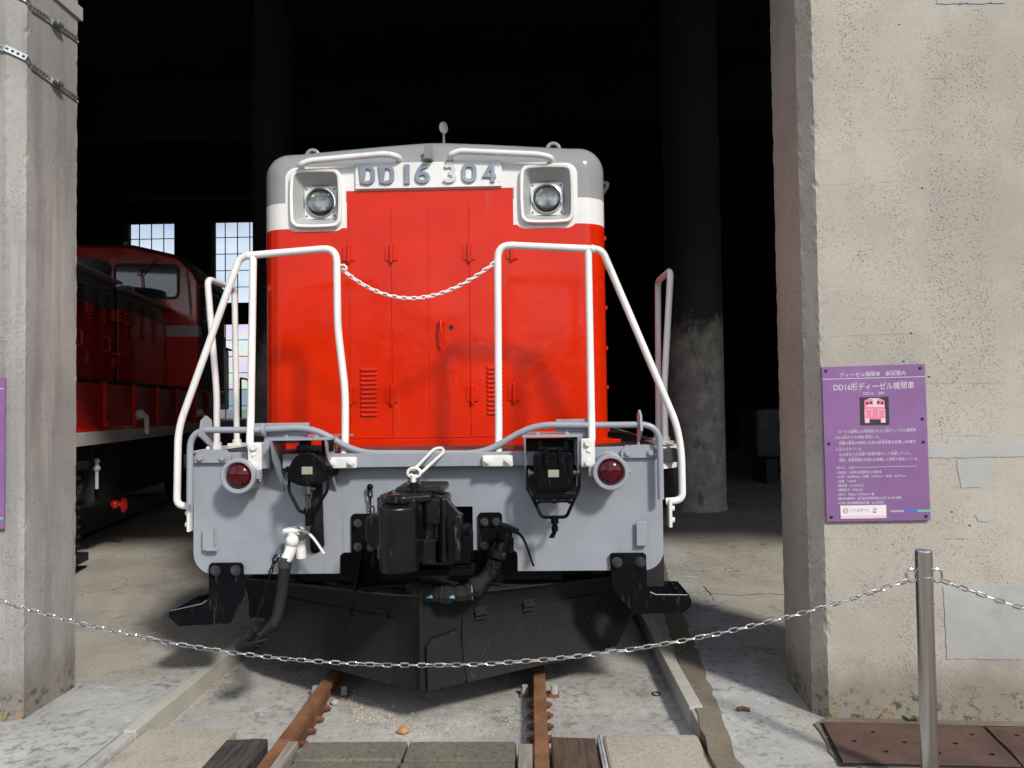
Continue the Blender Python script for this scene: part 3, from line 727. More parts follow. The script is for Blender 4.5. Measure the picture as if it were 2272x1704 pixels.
# number plate with cast digits
npx0, npx1, npz0, npz1 = -.486, .389, 2.760, 2.914
pl = MB().box(npx0, npx1, HY-.020, HY-.004, npz0, npz1, .003).build('number_plate', M['white'], L)
def ribbon(paths, w_, y0, y1, closed=()):
    """flat strokes of constant width in XZ"""
    m = MB()
    for k, p in enumerate(paths):
        p = [Vector((a, b)) for a, b in p]; p = [q for i, q in enumerate(p) if i == 0 or (q-p[i-1]).length > 1e-4]; cl = k in closed; N = len(p); l = []; r = []
        for i in range(N):
            if cl: t = (p[(i+1) % N]-p[i-1])
            else: t = (p[min(N-1, i+1)]-p[max(0, i-1)])
            t.normalize(); nn = Vector((-t.y, t.x))
            s = w_/2
            if 0 < i < N-1 or cl:
                d1 = (p[i]-p[i-1]).normalized(); s = s/max(.5, abs(Vector((-d1.y, d1.x)).dot(nn)))
            l.append(p[i]+nn*s); r.append(p[i]-nn*s)
        base = []; 
        yk = y0-.0009*k
        for i in range(N): base += [(l[i].x, yk, l[i].y), (r[i].x, yk, r[i].y), (l[i].x, y1, l[i].y), (r[i].x, y1, r[i].y)]
        fs = []
        for i in range(N if cl else N-1):
            j = (i+1) % N
            fs += [(4*i, 4*j, 4*j+1, 4*i+1), (4*i+2, 4*i+3, 4*j+3, 4*j+2), (4*i, 4*i+2, 4*j+2, 4*j), (4*i+1, 4*j+1, 4*j+3, 4*i+3)]
        if not cl: fs += [(0, 1, 3, 2), (4*N-4, 4*N-2, 4*N-1, 4*N-3)]
        m.add(base, fs)
    return m
def arc(cx, cz, rx, rz, a0, a1, n=12): return [(cx+rx*math.cos(R(a0+(a1-a0)*k/n)), cz+rz*math.sin(R(a0+(a1-a0)*k/n))) for k in range(n+1)]
GL = {   # strokes in a box 1 wide (scaled) by 2 high; closed paths listed second
 'D': ([[(.08, .08), (.45, .08)] + arc(.45, .55, .47, .47, -90, 0, 6) + arc(.45, 1.45, .47, .47, 0, 90, 6) + [(.08, 1.92)]], (0,)),
 '1': ([[(.5, .0), (.5, 2.0)]], ()),
 '6': ([arc(.5, .58, .42, .50, 0, 360, 22)[:-1], [(.09, .62), (.10, .95), (.20, 1.40), (.36, 1.68), (.56, 1.86), (.80, 1.93)]], (0,)),
 '3': ([arc(.46, 1.46, .36, .46, 150, -90, 14) , arc(.44, .54, .44, .46, 90, -150, 16)], ()),
 '0': ([arc(.5, .58, .42, .50, 180, 360, 10) + arc(.5, 1.42, .42, .50, 0, 180, 10)], (0,)),
 '4': ([[(.74, 0), (.74, 2.0)], [(.70, 1.90), (.10, .62), (1.0, .62)]], ()),
}
zA, zB = 2.782, 2.898
for ch, u0, u1, mt in (('D', 655, 740, 'alu'), ('D', 770, 855, 'alu'), ('1', 915, 947, 'alu'), ('6', 980, 1068, 'alu'), ('3', 1142, 1226, 'digit_white'), ('0', 1257, 1343, 'alu'), ('4', 1378, 1463, 'alu')):
    xa_ = npx0+(u0-622)/870*(npx1-npx0); xb_ = npx0+(u1-622)/870*(npx1-npx0); w_ = .0225
    if ch == '1': w_ = xb_-xa_; 
    paths, cl = GL[ch]; s = (zB-zA)/2; ww = (xb_-xa_)-(0 if ch == '1' else w_)
    def tr(p):
        if ch == '1': return ((xa_+xb_)/2, zA+p[1]*s)
        x = xa_+w_/2+(p[0]-.08)/.84*ww; z = zA+w_/2+(p[1]-.08)/1.84*((zB-zA)-w_)
        if ch == '4': z = zA+p[1]*s*.99
        return (x, z)
    pp = [[tr(q) for q in p] for p in paths]
    o = ribbon(pp, w_, HY-.033, HY-.0195, cl).build('character', M[mt], pl, bevel=.0012)
    o['label'] = ('whitened' if ch == '3' else 'bare metal')+' raised character '+ch
for x in (npx0+.012, npx1-.016):
    for z in (npz0+.030, npz1-.034):
        MB().ball((x, HY-.020, z), .006, 8, (1, .6, 1)).build('rivet', M['white'], pl)
# headlights
def headlight(cx, cz, x0, x1, z0, z1):
    r_ = MB(); n = 7
    def loop(x0, x1, z0, z1, r, y):
        mx_, mz_, hx, hz = (x0+x1)/2, (z0+z1)/2, (x1-x0)/2, (z1-z0)/2; out = []
        for a, c in rrect(x0, x1, z0, z1, r, n):
            out.append(Vector((a, y, c)))
        full = []
        for a, c in zip(out, out[1:]+out[:1]):      # long sides get extra points and a slight barrel curve
            k = 5 if (c-a).length > .08 else 1
            full += [a.lerp(c, t/k) for t in range(k)]
        for v in full:
            dx, dz = (v.x-mx_)/hx, (v.z-mz_)/hz
            v.x += dx*max(0, 1-dz*dz)*.007; v.z += dz*max(0, 1-dx*dx)*.007
        return full
    hs = .081
    rings = [loop(x0, x1, z0, z1, .045, HY+.002), loop(x0+.001, x1-.001, z0+.001, z1-.001, .045, HY-.026), loop(x0+.006, x1-.006, z0+.006, z1-.006, .043, HY-.032), loop(x0+.017, x1-.017, z0+.017, z1-.017, .036, HY-.031), loop(x0+.022, x1-.022, z0+.022, z1-.022, .03, HY-.027)]
    vs = [p for l in rings for p in l]; m = len(rings[0])
    r_.add(vs, [(k*m+i, k*m+(i+1) % m, (k+1)*m+(i+1) % m, (k+1)*m+i) for k in range(len(rings)-1) for i in range(m)])
    ring = r_.build('headlight', M['white'], L)
    cc = MB(); rings = [loop(x0+.0225, x1-.0225, z0+.0225, z1-.0225, .03, HY-.0268), loop(cx-hs-.016, cx+hs+.016, cz-hs-.016, cz+hs+.016, .016, HY+.052)]
    vs = [p for l in rings for p in l]; cc.add(vs, [(i, (i+1) % m, m+(i+1) % m, m+i) for i in range(m)])
    cc.build('reflector_recess', M['silver'], ring)
    poly = rrect(cx-hs-.018, cx+hs+.018, cz-hs-.018, cz+hs+.018, .016, n)
    MB().prism(poly, HY+.0525, HY+.058, 'Y', [[(cx+.087*math.cos(R(a)), cz+.087*math.sin(R(a))) for a in range(0, 360, 10)]]).build('lamp_plate', M['white'], ring)
    for sx in (-1, 1):
        for sz in (-1, 1):
            MB().cyl((cx+sx*.086, HY+.0525, cz+sz*.082), (cx+sx*.086, HY+.049, cz+sz*.082), .0055, n=8).build('screw', M['bolt'], ring)
    MB().lathe([(.0935, 0), (.0935, .010), (.087, .012), (.085, .004)], (cx, HY+.0535, cz), (0, -1, 0), 36).build('lens_ring', M['chrome'], ring)
    b = MB(); prof = [(.085*math.cos(R(a)), -.004+.030*math.sin(R(a))) for a in range(0, 90, 10)]; b.lathe(prof+[(.0005, .026)], (cx, HY+.050, cz), (0, -1, 0), 36)
    b.lathe([(.0005, .021)]+[(.083*math.cos(R(a)), -.004+.025*math.sin(R(a))) for a in range(80, -1, -10)], (cx, HY+.050, cz), (0, -1, 0), 36)
    b.build('lens', M['lens'], ring)
    prof = [(.084*math.sqrt(max(0, t)), -.075*(1-t)) for t in (0.02, .08, .18, .32, .5, .7, .88, 1)]
    b = MB(); vs = []; N = 36
    for r, h in prof: vs += [(cx+r*math.cos(2*math.pi*i/N), HY+.056-h, cz+r*math.sin(2*math.pi*i/N)) for i in range(N)]
    b.add(vs, [(k*N+i, k*N+(i+1) % N, (k+1)*N+(i+1) % N, (k+1)*N+i) for k in range(len(prof)-1) for i in range(N)])
    b.build('reflector_bowl', M['chrome'], ring)
    b = MB(); b.ball((cx, HY+.085, cz), .011, 10); b.cyl((cx, HY+.085, cz), (cx, HY+.126, cz), .008, n=8); b.build('bulb', M['bulb'], ring)
headlight(-.716, 2.703, -.876, -.574, 2.536, 2.882)
headlight(.657, 2.698, .500, .812, 2.536, 2.880)
# roof fittings
for x0, x1, z in ((-.815, -.215, 2.925), (.080, .690, 2.928)):
    za, zb = (z-.015, z+.022) if x0 < 0 else (z+.022, z-.006)
    b = MB(); b.tube([(x0+.01, HY+.03, za-.02), (x0, HY-.055, za-.012), (x0+.06, HY-.058, za+.012), (x1-.08, HY-.058, zb+.008), (x1, HY-.052, zb-.01), (x1-.01, HY+.03, zb-.02)], .0185, 12, .07); b.build('roof_grab_bar', M['white'], L)
for x, z in ((-.800, 3.012), (.704, 3.020)):
    b = MB(); b.tube([(x+.038*math.cos(a*math.pi/8), 4.56, z+.020+.038*math.sin(a*math.pi/8)) for a in range(16)], .012, 8, closed=True); b.cyl((x, 4.56, z-.04), (x, 4.56, z-.008), .022, n=10); b.build('lifting_eye', M['grey'], L)
b = MB(); b.prism([(-.072, 2.925), (-.020, 2.925), (-.020, 3.005), (-.030, 3.017), (-.062, 3.017), (-.072, 3.005)], HY-.024, HY-.018, 'Y'); b.box(-.074, -.018, HY-.07, HY-.02, 2.918, 2.926, .002); b.box(-.072, -.020, HY-.03, HY+.06, 2.926, 2.932); b.build('marker_bracket', M['grey_dark'], L)
b = MB(); b.cyl((.003, 4.75, 3.00), (.001, 4.75, 3.265), .008, n=10)
b.lathe([(.001, 0), (.029, .001), (.029, .006), (.001, .008)], (.0, 4.745, 3.262), (.45, -1, .1), 20); 
for v in b.v[20:]: v.z = 3.262+(v.z-3.262)*1.4
b.build('roof_disc_marker', M['grey'], L)
b = MB(); b.tube([(.95, 4.9, 2.925), (1.075, 4.9, 2.925), (1.07, 4.9, 2.90), (.975, 4.9, 2.76)], .013, 8, .03); b.build('side_grab_iron', M['grey'], L)
for z in (1.30, 1.56, 1.80, 2.05, 2.30, 2.48):
    MB().box(HX1-.004, HX1+.014, 4.56, 4.59, z-.012, z+.012, .003).build('side_catch', M['livery'], L)
MB().box(HX0-.03, HX1+.03, HY+.05, 10.2, 1.222, 1.25, .004).build('hood_base_flange', M['livery'], L)
MB().box(HX1, HX1+.075, HY+.12, HY+.20, 1.222, 1.245, .004).build('hood_foot', M['livery'], L)

# deck and its edges
dk = MB().box(-1.30, 1.30, 3.885, 10.3, 1.150, 1.2215, .004).build('deck', M['deck'], L)
MB().box(-.82, .76, 3.865, HY-.024, 1.2219, 1.226, .001, 1).build('tread_plate', M['chequer'], dk)
MB().box(-.735, .63, 3.775, 3.872, 1.150, 1.222, .004).build('deck_front_beam', M['grey'], L)
for s in (-1, 1):
    b = MB(); pth = [(s*.86, 3.868), (s*1.20, 3.868), (s*1.325, 3.99), (s*1.325, 10.0)]
    pts = fil([Vector((p[0], p[1], 0)) for p in pth], .13, 8); 
    vs = []; n = len(pts)
    for p, q in zip(pts, [pts[1]-pts[0]]+[(pts[min(n-1, i+1)]-pts[i-1]) for i in range(1, n)]):
        nn = Vector((q.y, -q.x, 0)).normalized()*.006
        vs += [(p.x-nn.x, p.y-nn.y, 1.115), (p.x+nn.x, p.y+nn.y, 1.115), (p.x+nn.x, p.y+nn.y, 1.229), (p.x-nn.x, p.y-nn.y, 1.229)]
    b.add(vs, [(4*i+k, 4*i+(k+1) % 4, 4*i+4+(k+1) % 4, 4*i+4+k) for i in range(n-1) for k in range(4)]+[(0, 1, 2, 3), (4*n-4, 4*n-1, 4*n-2, 4*n-3)])
    b.build('deck_edge_strip', M['white_old'], L)

# end plate: one sheet with coupler opening, bottom notch and cable slot
PX0, PX1, PY = -1.232, 1.214, 3.85
def cr(cx, cz, r, a0, a1, n=7): return [(cx+r*math.cos(R(a0+(a1-a0)*k/n)), cz+r*math.sin(R(a0+(a1-a0)*k/n))) for k in range(n+1)]
poly = (cr(PX0+.035, 1.196, .035, 180, 90, 4)[0:] + [(-.72, 1.231), (-.72, 1.16), (.62, 1.16), (.62, 1.231)] + cr(PX1-.035, 1.205, .035, 90, 0, 4) + cr(PX1-.10, .700, .10, 0, -90)
        + [(.462, .600)] + cr(.462-.03, .680, .03, 0, 90, 3) + [(.232, .710), (.232, .935)] + [(-.22, .935), (-.22, .700)] + cr(-.463+.03, .673, .03, 90, 180, 3) + [(-.463, .595)] + cr(PX0+.11, .705, .11, -90, -180))
slot = rrect(-.617, -.562, .70, .85, .026, 4)
ep = MB().prism(poly, PY, PY+.016, 'Y', [slot]).build('end_plate', M['grey'], L, bevel=.002)
MB().box(-.75, .70, PY+.25, PY+.30, .40, 1.148).build('buffer_beam_back', M['dull_black'], L)
# small lamp-iron hooks on the plate
for x0, x1, z0, z1, s in ((-1.172, -1.115, .727, .838, 1), (1.073, 1.127, .730, .855, -1)):
    b = MB(); b.box(x0, x1, PY-.030, PY-.018, z0, z1, .004); b.box(x0, x1, PY-.020, PY+.001, z0, z0+.012, .003); b.box(x0+(s > 0)*.02-.02*(s < 0)*0, x1+.022*(s > 0), PY-.034, PY-.018, z0-.004, z0+.010, .003) if s > 0 else None
    b.build('lamp_iron', M['grey'], ep)
# rim weld dots
# marker lamps with deep red lenses
for s, cx, cz, nm in ((-1, -.937, 1.119, 'left'), (1, .935, 1.117, 'right')):
    b = MB(); b.lathe([(.094, 0), (.094, .012), (.088, .014), (.086, .132), (.089, .134), (.089, .148), (.084, .152), (.072, .152), (.066, .140), (.062, .128)], (cx, PY-.0005, cz), (0, -1, 0), 40)
    lamp = b.build('marker_lamp', M['grey'], L, smooth=30)
    b = MB(); b.lathe([(.0645, .126), (.064, .136)]+[(.063*math.cos(R(a)), .136+.030*math.sin(R(a))) for a in range(10, 90, 10)]+[(.0005, .166)], (cx, PY, cz), (0, -1, 0), 32); b.build('red_lens', M['red_lens'], lamp)
    b = MB(); sx = 1 if s < 0 else -1
    b.box(cx+sx*.084, cx+sx*.104, PY-.125, PY-.085, cz-.018, cz+.022, .003); b.cyl((cx+sx*.1, PY-.11, cz-.03), (cx+sx*.1, PY-.11, cz+.03), .006, n=8); b.build('lamp_latch', M['grey'], lamp)
    b = MB(); b.cyl((cx-sx*.086, PY-.12, cz+.002), (cx-sx*.104, PY-.12, cz+.002), .007, n=8); b.build('lamp_pin', M['grey'], lamp)

# white front handrails
Y1 = 3.86
for s in (-1, 1):
    if s < 0:
        inner = [(-.424, 3.80, 1.165), (-.426, Y1-.02, 1.30), (-.429, Y1, 1.537), (-.467, Y1, 1.88), (-.470, Y1, 2.300), (-.94, Y1, 2.268)]
        outer = [(-.90, Y1, 2.2705), (-.985, Y1, 2.262), (-1.316, Y1, 1.356), (-1.323, Y1, .957), (-1.245, Y1, .950)]
        post = [(-.914, Y1, 2.262), (-.907, 3.80, 1.40), (-.900, 3.765, 1.27), (-.865, 3.745, 1.215)]
    else:
        inner = [(.371, 3.80, 1.165), (.374, Y1-.02, 1.30), (.377, Y1, 1.866), (.380, Y1, 2.300), (.877, Y1, 2.268)]
        outer = [(.84, Y1, 2.2705), (.925, Y1, 2.266), (1.296, Y1, 1.347), (1.318, Y1, 1.20), (1.318, Y1, .957), (1.232, Y1, .950)]
        post = [(.854, Y1, 2.262), (.851, 3.80, 1.40), (.849, 3.765, 1.27), (.826, 3.745, 1.215)]
    b = MB(); b.tube(inner, .0195, 14, .075); b.tube(outer, .0185, 14, .085, seg=8); b.tube(post, .0190, 14, .05)
    b.ball((inner[-1][0], Y1, 2.268), .0225, 10)
    hr = b.build('front_handrail', M['white'], L, smooth=60)
    x = inner[0][0]
    b = MB(); b.box(x-.078, x+.078, 3.748, 3.7735, 1.148, 1.206, .008); b.build('foot_plate', M['white_old'], hr)
    for q in (-.052, .052):
        b = MB(); hexbolt(b, (x+q, 3.748, 1.178), (0, -1, 0), .017, .013); b.build('bolt', M['white_old'], hr)
    x = post[-1][0]; q = 1 if s < 0 else -1
    b = MB(); b.box(x-.036, x+.036, 3.735, 3.755, 1.140, 1.285, .012); b.build('foot_plate', M['white_old'], hr)
    for z in (1.165, 1.262):
        b = MB(); hexbolt(b, (x, 3.735, z), (0, -1, 0), .016, .013, False); b.build('bolt', M['white_old'], hr)
    b = MB(); b.box(x-.03 if s < 0 else x-.07, x+.07 if s < 0 else x+.03, 3.756, PY+.02, 1.150, 1.285, .006); b.build('rail_bracket_box', M['grey'], L)
    xo = s*1.245
    b = MB(); b.box(min(xo-s*.002, xo+s*.014), max(xo-s*.002, xo+s*.014), 3.83, 3.90, .820, .965, .004)
    b.build('side_foot_plate', M['white_old'], hr)
    for z in (.855, .915):
        b = MB(); hexbolt(b, (xo+s*.014, 3.86, z), (s, 0, 0), .014, .012, False); b.build('bolt', M['white_old'], hr)
# white side handrails further back
for s in (-1, 1):
    b = MB()
    b.tube([(s*1.325, 4.36, 1.235), (s*1.325, 4.36, 1.55), (s*1.372, 4.34, 2.235), (s*1.362, 4.72, 2.235), (s*1.345, 4.71, 1.235)], .019, 12, .055, seg=7)
    hr = b.build('side_handrail', M['white'], L, smooth=60)
    for y, x in ((4.36, 1.325), (4.71, 1.345)):
        b = MB(); b.box(s*x-.045, s*x+.045, y-.045, y+.045, 1.2225, 1.240, .004); b.cyl((s*x, y, 1.24), (s*x, y, 1.262), .028, n=12); f = b.build('foot_plate', M['white_old'], hr)
    MB().box(min(s*1.26, s*1.40), max(s*1.26, s*1.40), 4.28, 4.80, 1.19, 1.2222, .003).build('rail_bracket', M['white_old'], L)

# grey uncoupling rod with its guides
YR = 3.795
rod = MB().tube([(-1.225, YR, .968), (-1.222, YR, 1.352), (-.856, YR, 1.348), (-.590, YR, 1.360), (-.350, YR, 1.222), (.062, YR, 1.216), (.295, YR, 1.212), (.555, YR, 1.356), (.86, YR, 1.350), (1.196, YR, 1.350), (1.196, YR, .970)], .0165, 12, .10, seg=7).build('uncoupling_rod', M['grey'], L, smooth=60)
for x, w_, s in ((-1.126, .058, -1), (1.092, .010, 1)):
    g = MB().prism([(-1.18+.0, 0)]*0 + [(x-.09, 1.178), (x+.10, 1.178), (x+.10, 1.215), (x+.075, 1.245), (x-.065, 1.245), (x-.09, 1.215)], PY-.022, PY-.0005, 'Y').build('rod_guide', M['grey'], L, bevel=.002)
    b = MB(); pz = [(PY-.016, 1.18), (PY-.020, 1.26), (PY-.10, 1.32), (PY-.085, 1.40), (PY-.05, 1.425), (PY-.015, 1.40), (PY-.004, 1.26), (PY-.004, 1.18)]
    b.prism(pz, x-.005, x+.006, 'X')
    rot = Matrix.Rotation(R(-18 if s < 0 else 4), 4, 'Z'); c = Vector((x, PY, 0))
    for v in b.v: v.xyz = (rot @ (v-c)) + c
    b.build('guide_tab', M['grey'], g)
    for q in (-.055, .062):
        b = MB(); hexbolt(b, (x+q, PY-.022, 1.205), (0, -1, 0), .015, .012, False); b.build('bolt', M['grey'], g)
for x0, x1 in ((-.895, -.61), (.67, .86)):
    b = MB(); b.box(x0, x1, 3.815, 3.835, 1.318, 1.382, .003); b.box(x0+.05, x1-.02, 3.815, PY+.05, 1.275, 1.317, .003); b.build('rod_bearing', M['grey'], L)
b = MB(); b.lathe([(.026, 0), (.034, .004), (.034, .016), (.022, .022)], (-.845, YR, 1.348), (1, 0, 0), 18); b.build('rod_collar', M['grey'], rod)
b = MB(); b.cyl((1.178, PY-.04, 1.195), (1.178, PY, 1.195), .010, n=8); b.build('rod_stop', M['grey'], rod)

# shelves over the jumper sockets
for x0, x1, g0, g1 in ((-.765, -.462, True, True), (.498, .792, True, True)):
    b = MB(); b.box(x0, x1, 3.66, HY-.20, 1.296, 1.308, .002)
    for x in (x0+.012, x1-.018):
        b.prism([(PY+.02, 1.296), (PY-.19, 1.296), (PY-.16, 1.20), (PY-.0, 1.02), (PY+.02, 1.02)], x-.005, x+.005, 'X')
    sh = b.build('socket_shelf', M['grey'], L, bevel=.001)
    for q in (.25, .75):
        b = MB(); hexbolt(b, (x0+(x1-x0)*q, 3.70, 1.308), (0, 0, 1), .012, .010, False); b.build('bolt', M['grey'], sh)
# left jumper socket: round-topped cover, bail and cable
def y_(t): return t
sc_ = (-.612, 3.70)
arch = [(-.738, 1.065), (-.735, 1.10)] + cr(-.608, 1.105, .122, 170, 10, 12) + [(-.482, 1.10), (-.488, 1.065), (-.545, 1.035), (-.608, 1.025), (-.672, 1.035)]
js = MB().prism(arch, 3.60, 3.70, 'Y').build('jumper_socket', M['black'], L, bevel=.010)
b = MB(); b.prism([(p[0]*.93-.043, (p[1]-1.12)*.90+1.12) for p in arch], 3.70, 3.84, 'Y'); b.build('socket_body', M['black'], js)
MB().box(-.640, -.573, 3.594, 3.599, 1.098, 1.142, .001).build('name_tag', M['name_tag'], js)
b = MB(); b.box(-.66, -.55, 3.61, 3.66, 1.228, 1.262, .006); b.cyl((-.672, 3.625, 1.245), (-.538, 3.625, 1.245), .013, n=10)
for x in (-.672, -.625, -.585, -.538): b.cyl((x-.008, 3.625, 1.245), (x+.008, 3.625, 1.245), .021, n=10)
b.build('cover_hinge', M['black'], js)
for x0, x1 in ((-.70, -.648), (-.555, -.50)):
    b = MB(); b.box(x0, x1, 3.70, 3.78, 1.22, 1.296, .004); b.build('hanger', M['black'], js)
b = MB(); b.tube([(-.733, 3.63, 1.09), (-.733, 3.62, 1.0), (-.655, 3.60, .880), (-.570, 3.60, .880), (-.487, 3.62, 1.0), (-.487, 3.63, 1.09)], (.010), 8, .025); b.build('bail', M['black'], js)
for x in (-.738, -.482): MB().cyl((x-.014, 3.63, 1.125), (x+.014, 3.63, 1.125), .018, n=12).build('bail_pivot', M['black'], js)
b = MB(); b.cyl((-.605, 3.62, 1.02), (-.605, 3.61, .955), .022, n=12); b.box(-.645, -.565, 3.60, 3.63, 1.005, 1.02, .004); b.cyl((-.605, 3.60, .99), (-.605, 3.60, .885), .014, n=10); b.tube([(-.64, 3.60, 1.01), (-.63, 3.585, .99), (-.58, 3.585, .985)], .007, 6); b.build('latch_screw', M['bolt'], js)
b = MB(); b.cyl((-.602, 3.62, .895), (-.600, 3.62, .80), .028, n=16); b.cyl((-.602, 3.62, .90), (-.602, 3.62, .865), .034, n=16); b.build('cable_gland', M['black'], js)
MB().tube([(-.548, 3.74, 1.09), (-.545, 3.73, 1.0), (-.545, 3.74, .88), (-.560, 3.80, .77), (-.585, 3.92, .72)], .030, 14, .1).build('jumper_cable', M['rubber'], js)
for o in [js]+list(js.children):
    if o.name.startswith('jumper_cable'): continue
    for v in o.data.vertices:
        g_ = v.co+ORG[o]; v.co = Vector((-.655+.78*(g_.x+.738), g_.y, .883+.843*(g_.z-.80)))-ORG[o]
# right jumper socket: square lid in a dark recess
js = MB().prism([(.512, 1.02), (.512, 1.285), (.780, 1.285), (.780, 1.02), (.715, .965), (.577, .965)], PY-.012, PY-.001, 'Y').build('jumper_socket', M['dull_black'], L)
MB().box(.556, .744, 3.70, PY-.0125, 1.035, 1.215, .01).build('socket_body', M['black'], js)
lid = MB().prism(rrect(.552, .748, 1.028, 1.222, .025, 4), 3.675, 3.70, 'Y').build('socket_lid', M['black'], js, bevel=.006)
b = MB(); b.prism(rrect(.568, .732, 1.044, 1.206, .02, 4), 3.670, 3.678, 'Y', [rrect(.578, .722, 1.054, 1.196, .016, 4)]); b.build('lid_rim', M['black'], lid)
MB().box(.623, .676, 3.667, 3.6745, 1.100, 1.136, .001).build('name_tag', M['name_tag'], lid)
b = MB(); b.cyl((.60, 3.68, 1.238), (.70, 3.68, 1.238), .011, n=10)
for x in (.615, .685): b.box(x-.010, x+.010, 3.66, 3.69, 1.15, 1.245, .004)
for x in (.585, .715): b.box(x-.012, x+.012, 3.69, PY-.013, 1.225, 1.285, .003)
b.build('cover_hinge', M['black'], js)
for s in (-1, 1):
    b = MB(); b.cyl((.65+s*.098, 3.70, 1.118), (.65+s*.128, 3.70, 1.118), .014, n=12); b.cyl((.65+s*.118, 3.70, 1.118), (.65+s*.125, 3.70, 1.118), .024, n=12); b.build('bail_pivot', M['bolt'], js)
b = MB(); b.tube([(.523, 3.69, 1.12), (.523, 3.69, 1.04), (.545, 3.68, 1.0), (.590, 3.66, .905), (.710, 3.66, .905), (.755, 3.68, 1.0), (.777, 3.69, 1.04), (.777, 3.69, 1.12)], .0085, 8, .02); b.build('bail', M['black'], js)
b = MB(); b.box(.548, .752, 3.66, 3.70, .992, 1.012, .004); b.cyl((.575, 3.655, .985), (.725, 3.655, .985), .009, n=8)
for x in (.575, .65, .725): b.cyl((x-.008, 3.655, .985), (x+.008, 3.655, .985), .014, n=8)
b.build('bail_bar', M['black'], js)
b = MB(); b.cyl((.652, 3.66, .91), (.652, 3.66, .875), .020, n=12); b.cyl((.652, 3.66, .875), (.652, 3.66, .862), .013, n=10); b.cyl((.652, 3.66, .862), (.652, 3.66, .838), .017, n=12); b.prism([(.640, .838), (.662, .838), (.648, .804), (.622, .804)], 3.652, 3.668, 'Y'); b.build('latch_screw', M['black'], js)

# coupler ------------------------------------------------
cp = empty('coupler', (.03, 3.35, .90)); cp.parent = L; cp.location = Vector((.03, 3.35, .90))-ORG[L]; ORG[cp] = Vector((.03, 3.35, .90))
b = MB(); b.prism([(-.165, 3.50), (-.170, 3.40), (-.12, 3.31), (.02, 3.31), (.055, 3.40), (.10, 3.40), (.135, 3.34), (.155, 3.34), (.155, 3.55), (.09, 3.66), (.09, 4.1), (-.09, 4.1), (-.09, 3.66)], .755, 1.045, 'Z')
b.build('coupler_head', M['black_worn'], cp, bevel=.016, bseg=3)
kn = [(-.136, 3.37), (-.142, 3.30)] + [(-.142+.004+.158*t, 3.30-.052*math.sin(math.pi*t**.8)**.8) for t in (.1, .25, .4, .55, .7, .85)] + [(.022, 3.295), (.032, 3.335), (.022, 3.40)]
MB().prism(kn, .722, 1.012, 'Z').build('knuckle', M['black_worn'], cp, bevel=.010, bseg=3)
b = MB(); b.prism([(-.150, 3.36), (-.125, 3.30), (-.03, 3.285), (.03, 3.33), (.09, 3.36), (.09, 3.60), (-.12, 3.60)], 1.02, 1.062, 'Z'); b.build('top_lug', M['black_worn'], cp, bevel=.014, bseg=3)
b = MB(); b.lathe([(.045, 0), (.047, .010), (.036, .014), (.030, .006), (.001, .004)], (-.072, 3.335, 1.056), (0, -.15, 1), 22); b.build('pin_boss', M['black_worn'], cp)
b = MB(); b.lathe([(.029, .006), (.001, .008)], (-.072, 3.335, 1.0555), (0, -.15, 1), 16); b.build('pivot_pin', M['rail_dark'], cp)
b = MB(); b.prism([(.040, 3.39), (.055, 3.36), (.150, 3.36), (.150, 3.44), (.040, 3.44)], .92, 1.04, 'Z'); b.build('jaw', M['black_worn'], cp, bevel=.012)
b = MB(); b.prism([(.030, 3.38), (.150, 3.38), (.150, 3.46), (.030, 3.46)], .735, .855, 'Z'); b.build('jaw', M['black_worn'], cp, bevel=.012)
b = MB(); b.prism([(.095, 1.055), (.150, 1.045), (.205, .975), (.222, .965), (.222, .775), (.172, .735), (.095, .735)], 3.38, 3.42, 'Y')
b.box(.195, .222, 3.28, 3.44, .775, .965, .006); b.build('guard_arm', M['black_worn'], cp, bevel=.008)
b = MB(); b.box(-.09, .13, 3.42, 3.70, 1.05, 1.085, .012); b.cyl((-.003, 3.43, 1.05), (-.003, 3.43, 1.108), .020, n=14); b.build('lock_lift', M['black_worn'], cp)
b = MB(); b.prism([(-.24, .94), (-.165, .96), (-.165, .80), (-.20, .79), (-.24, .83)], 3.46, 3.60, 'Y'); b.build('side_lug', M['black_worn'], cp, bevel=.01)
b = MB(); b.box(.16, .235, 3.60, 3.72, .835, .872, .004); b.box(-.16, .26, 3.52, 3.66, .655, .685, .004); b.box(-.20, .24, 3.60, 3.80, .69, .83, .01); b.build('carrier_iron', M['black'], cp)
# lock-lift chain
for z, x in ((1.080, -.006),):
    b = MB(); b.tube([(x-.022, 3.44, z), (x-.022, 3.44, z+.075), (x+.022, 3.44, z+.075), (x+.022, 3.44, z)], .006, 8, .02); b.cyl((x-.034, 3.44, z+.018), (x+.034, 3.44, z+.018), .010, n=10); b.build('shackle', M['bolt'], cp)
    b = MB(); b.cyl((x, 3.43, z-.01), (x, 3.43, z+.06), .011, n=10); b.build('lift_pin', M['white_old'], cp)
b = MB(); a0 = Vector((-.004, 3.44, 1.150)); 
b.tube([a0+Vector((.030*math.cos(k*math.pi/6), 0, .022*math.sin(k*math.pi/6))) for k in range(12)], .008, 8, closed=True); b.build('lift_ring', M['white_old'], cp)
p0, p1 = Vector((-.006, 3.445, 1.14)), Vector((.070, YR, 1.232)); d = (p1-p0).normalized(); sd = Vector((.93, -.2, -.3)); sd = (sd-d*sd.dot(d)).normalized()*.027
b = MB(); b.tube([p0-sd*.7, p0.lerp(p1, .5)-sd*.85, p1-sd, p1+d*.045, p1+sd, p0.lerp(p1, .5)+sd*.85, p0+sd*.7, p0-d*.02], .0075, 8, .03, closed=True); b.build('lift_link', M['white_old'], cp)
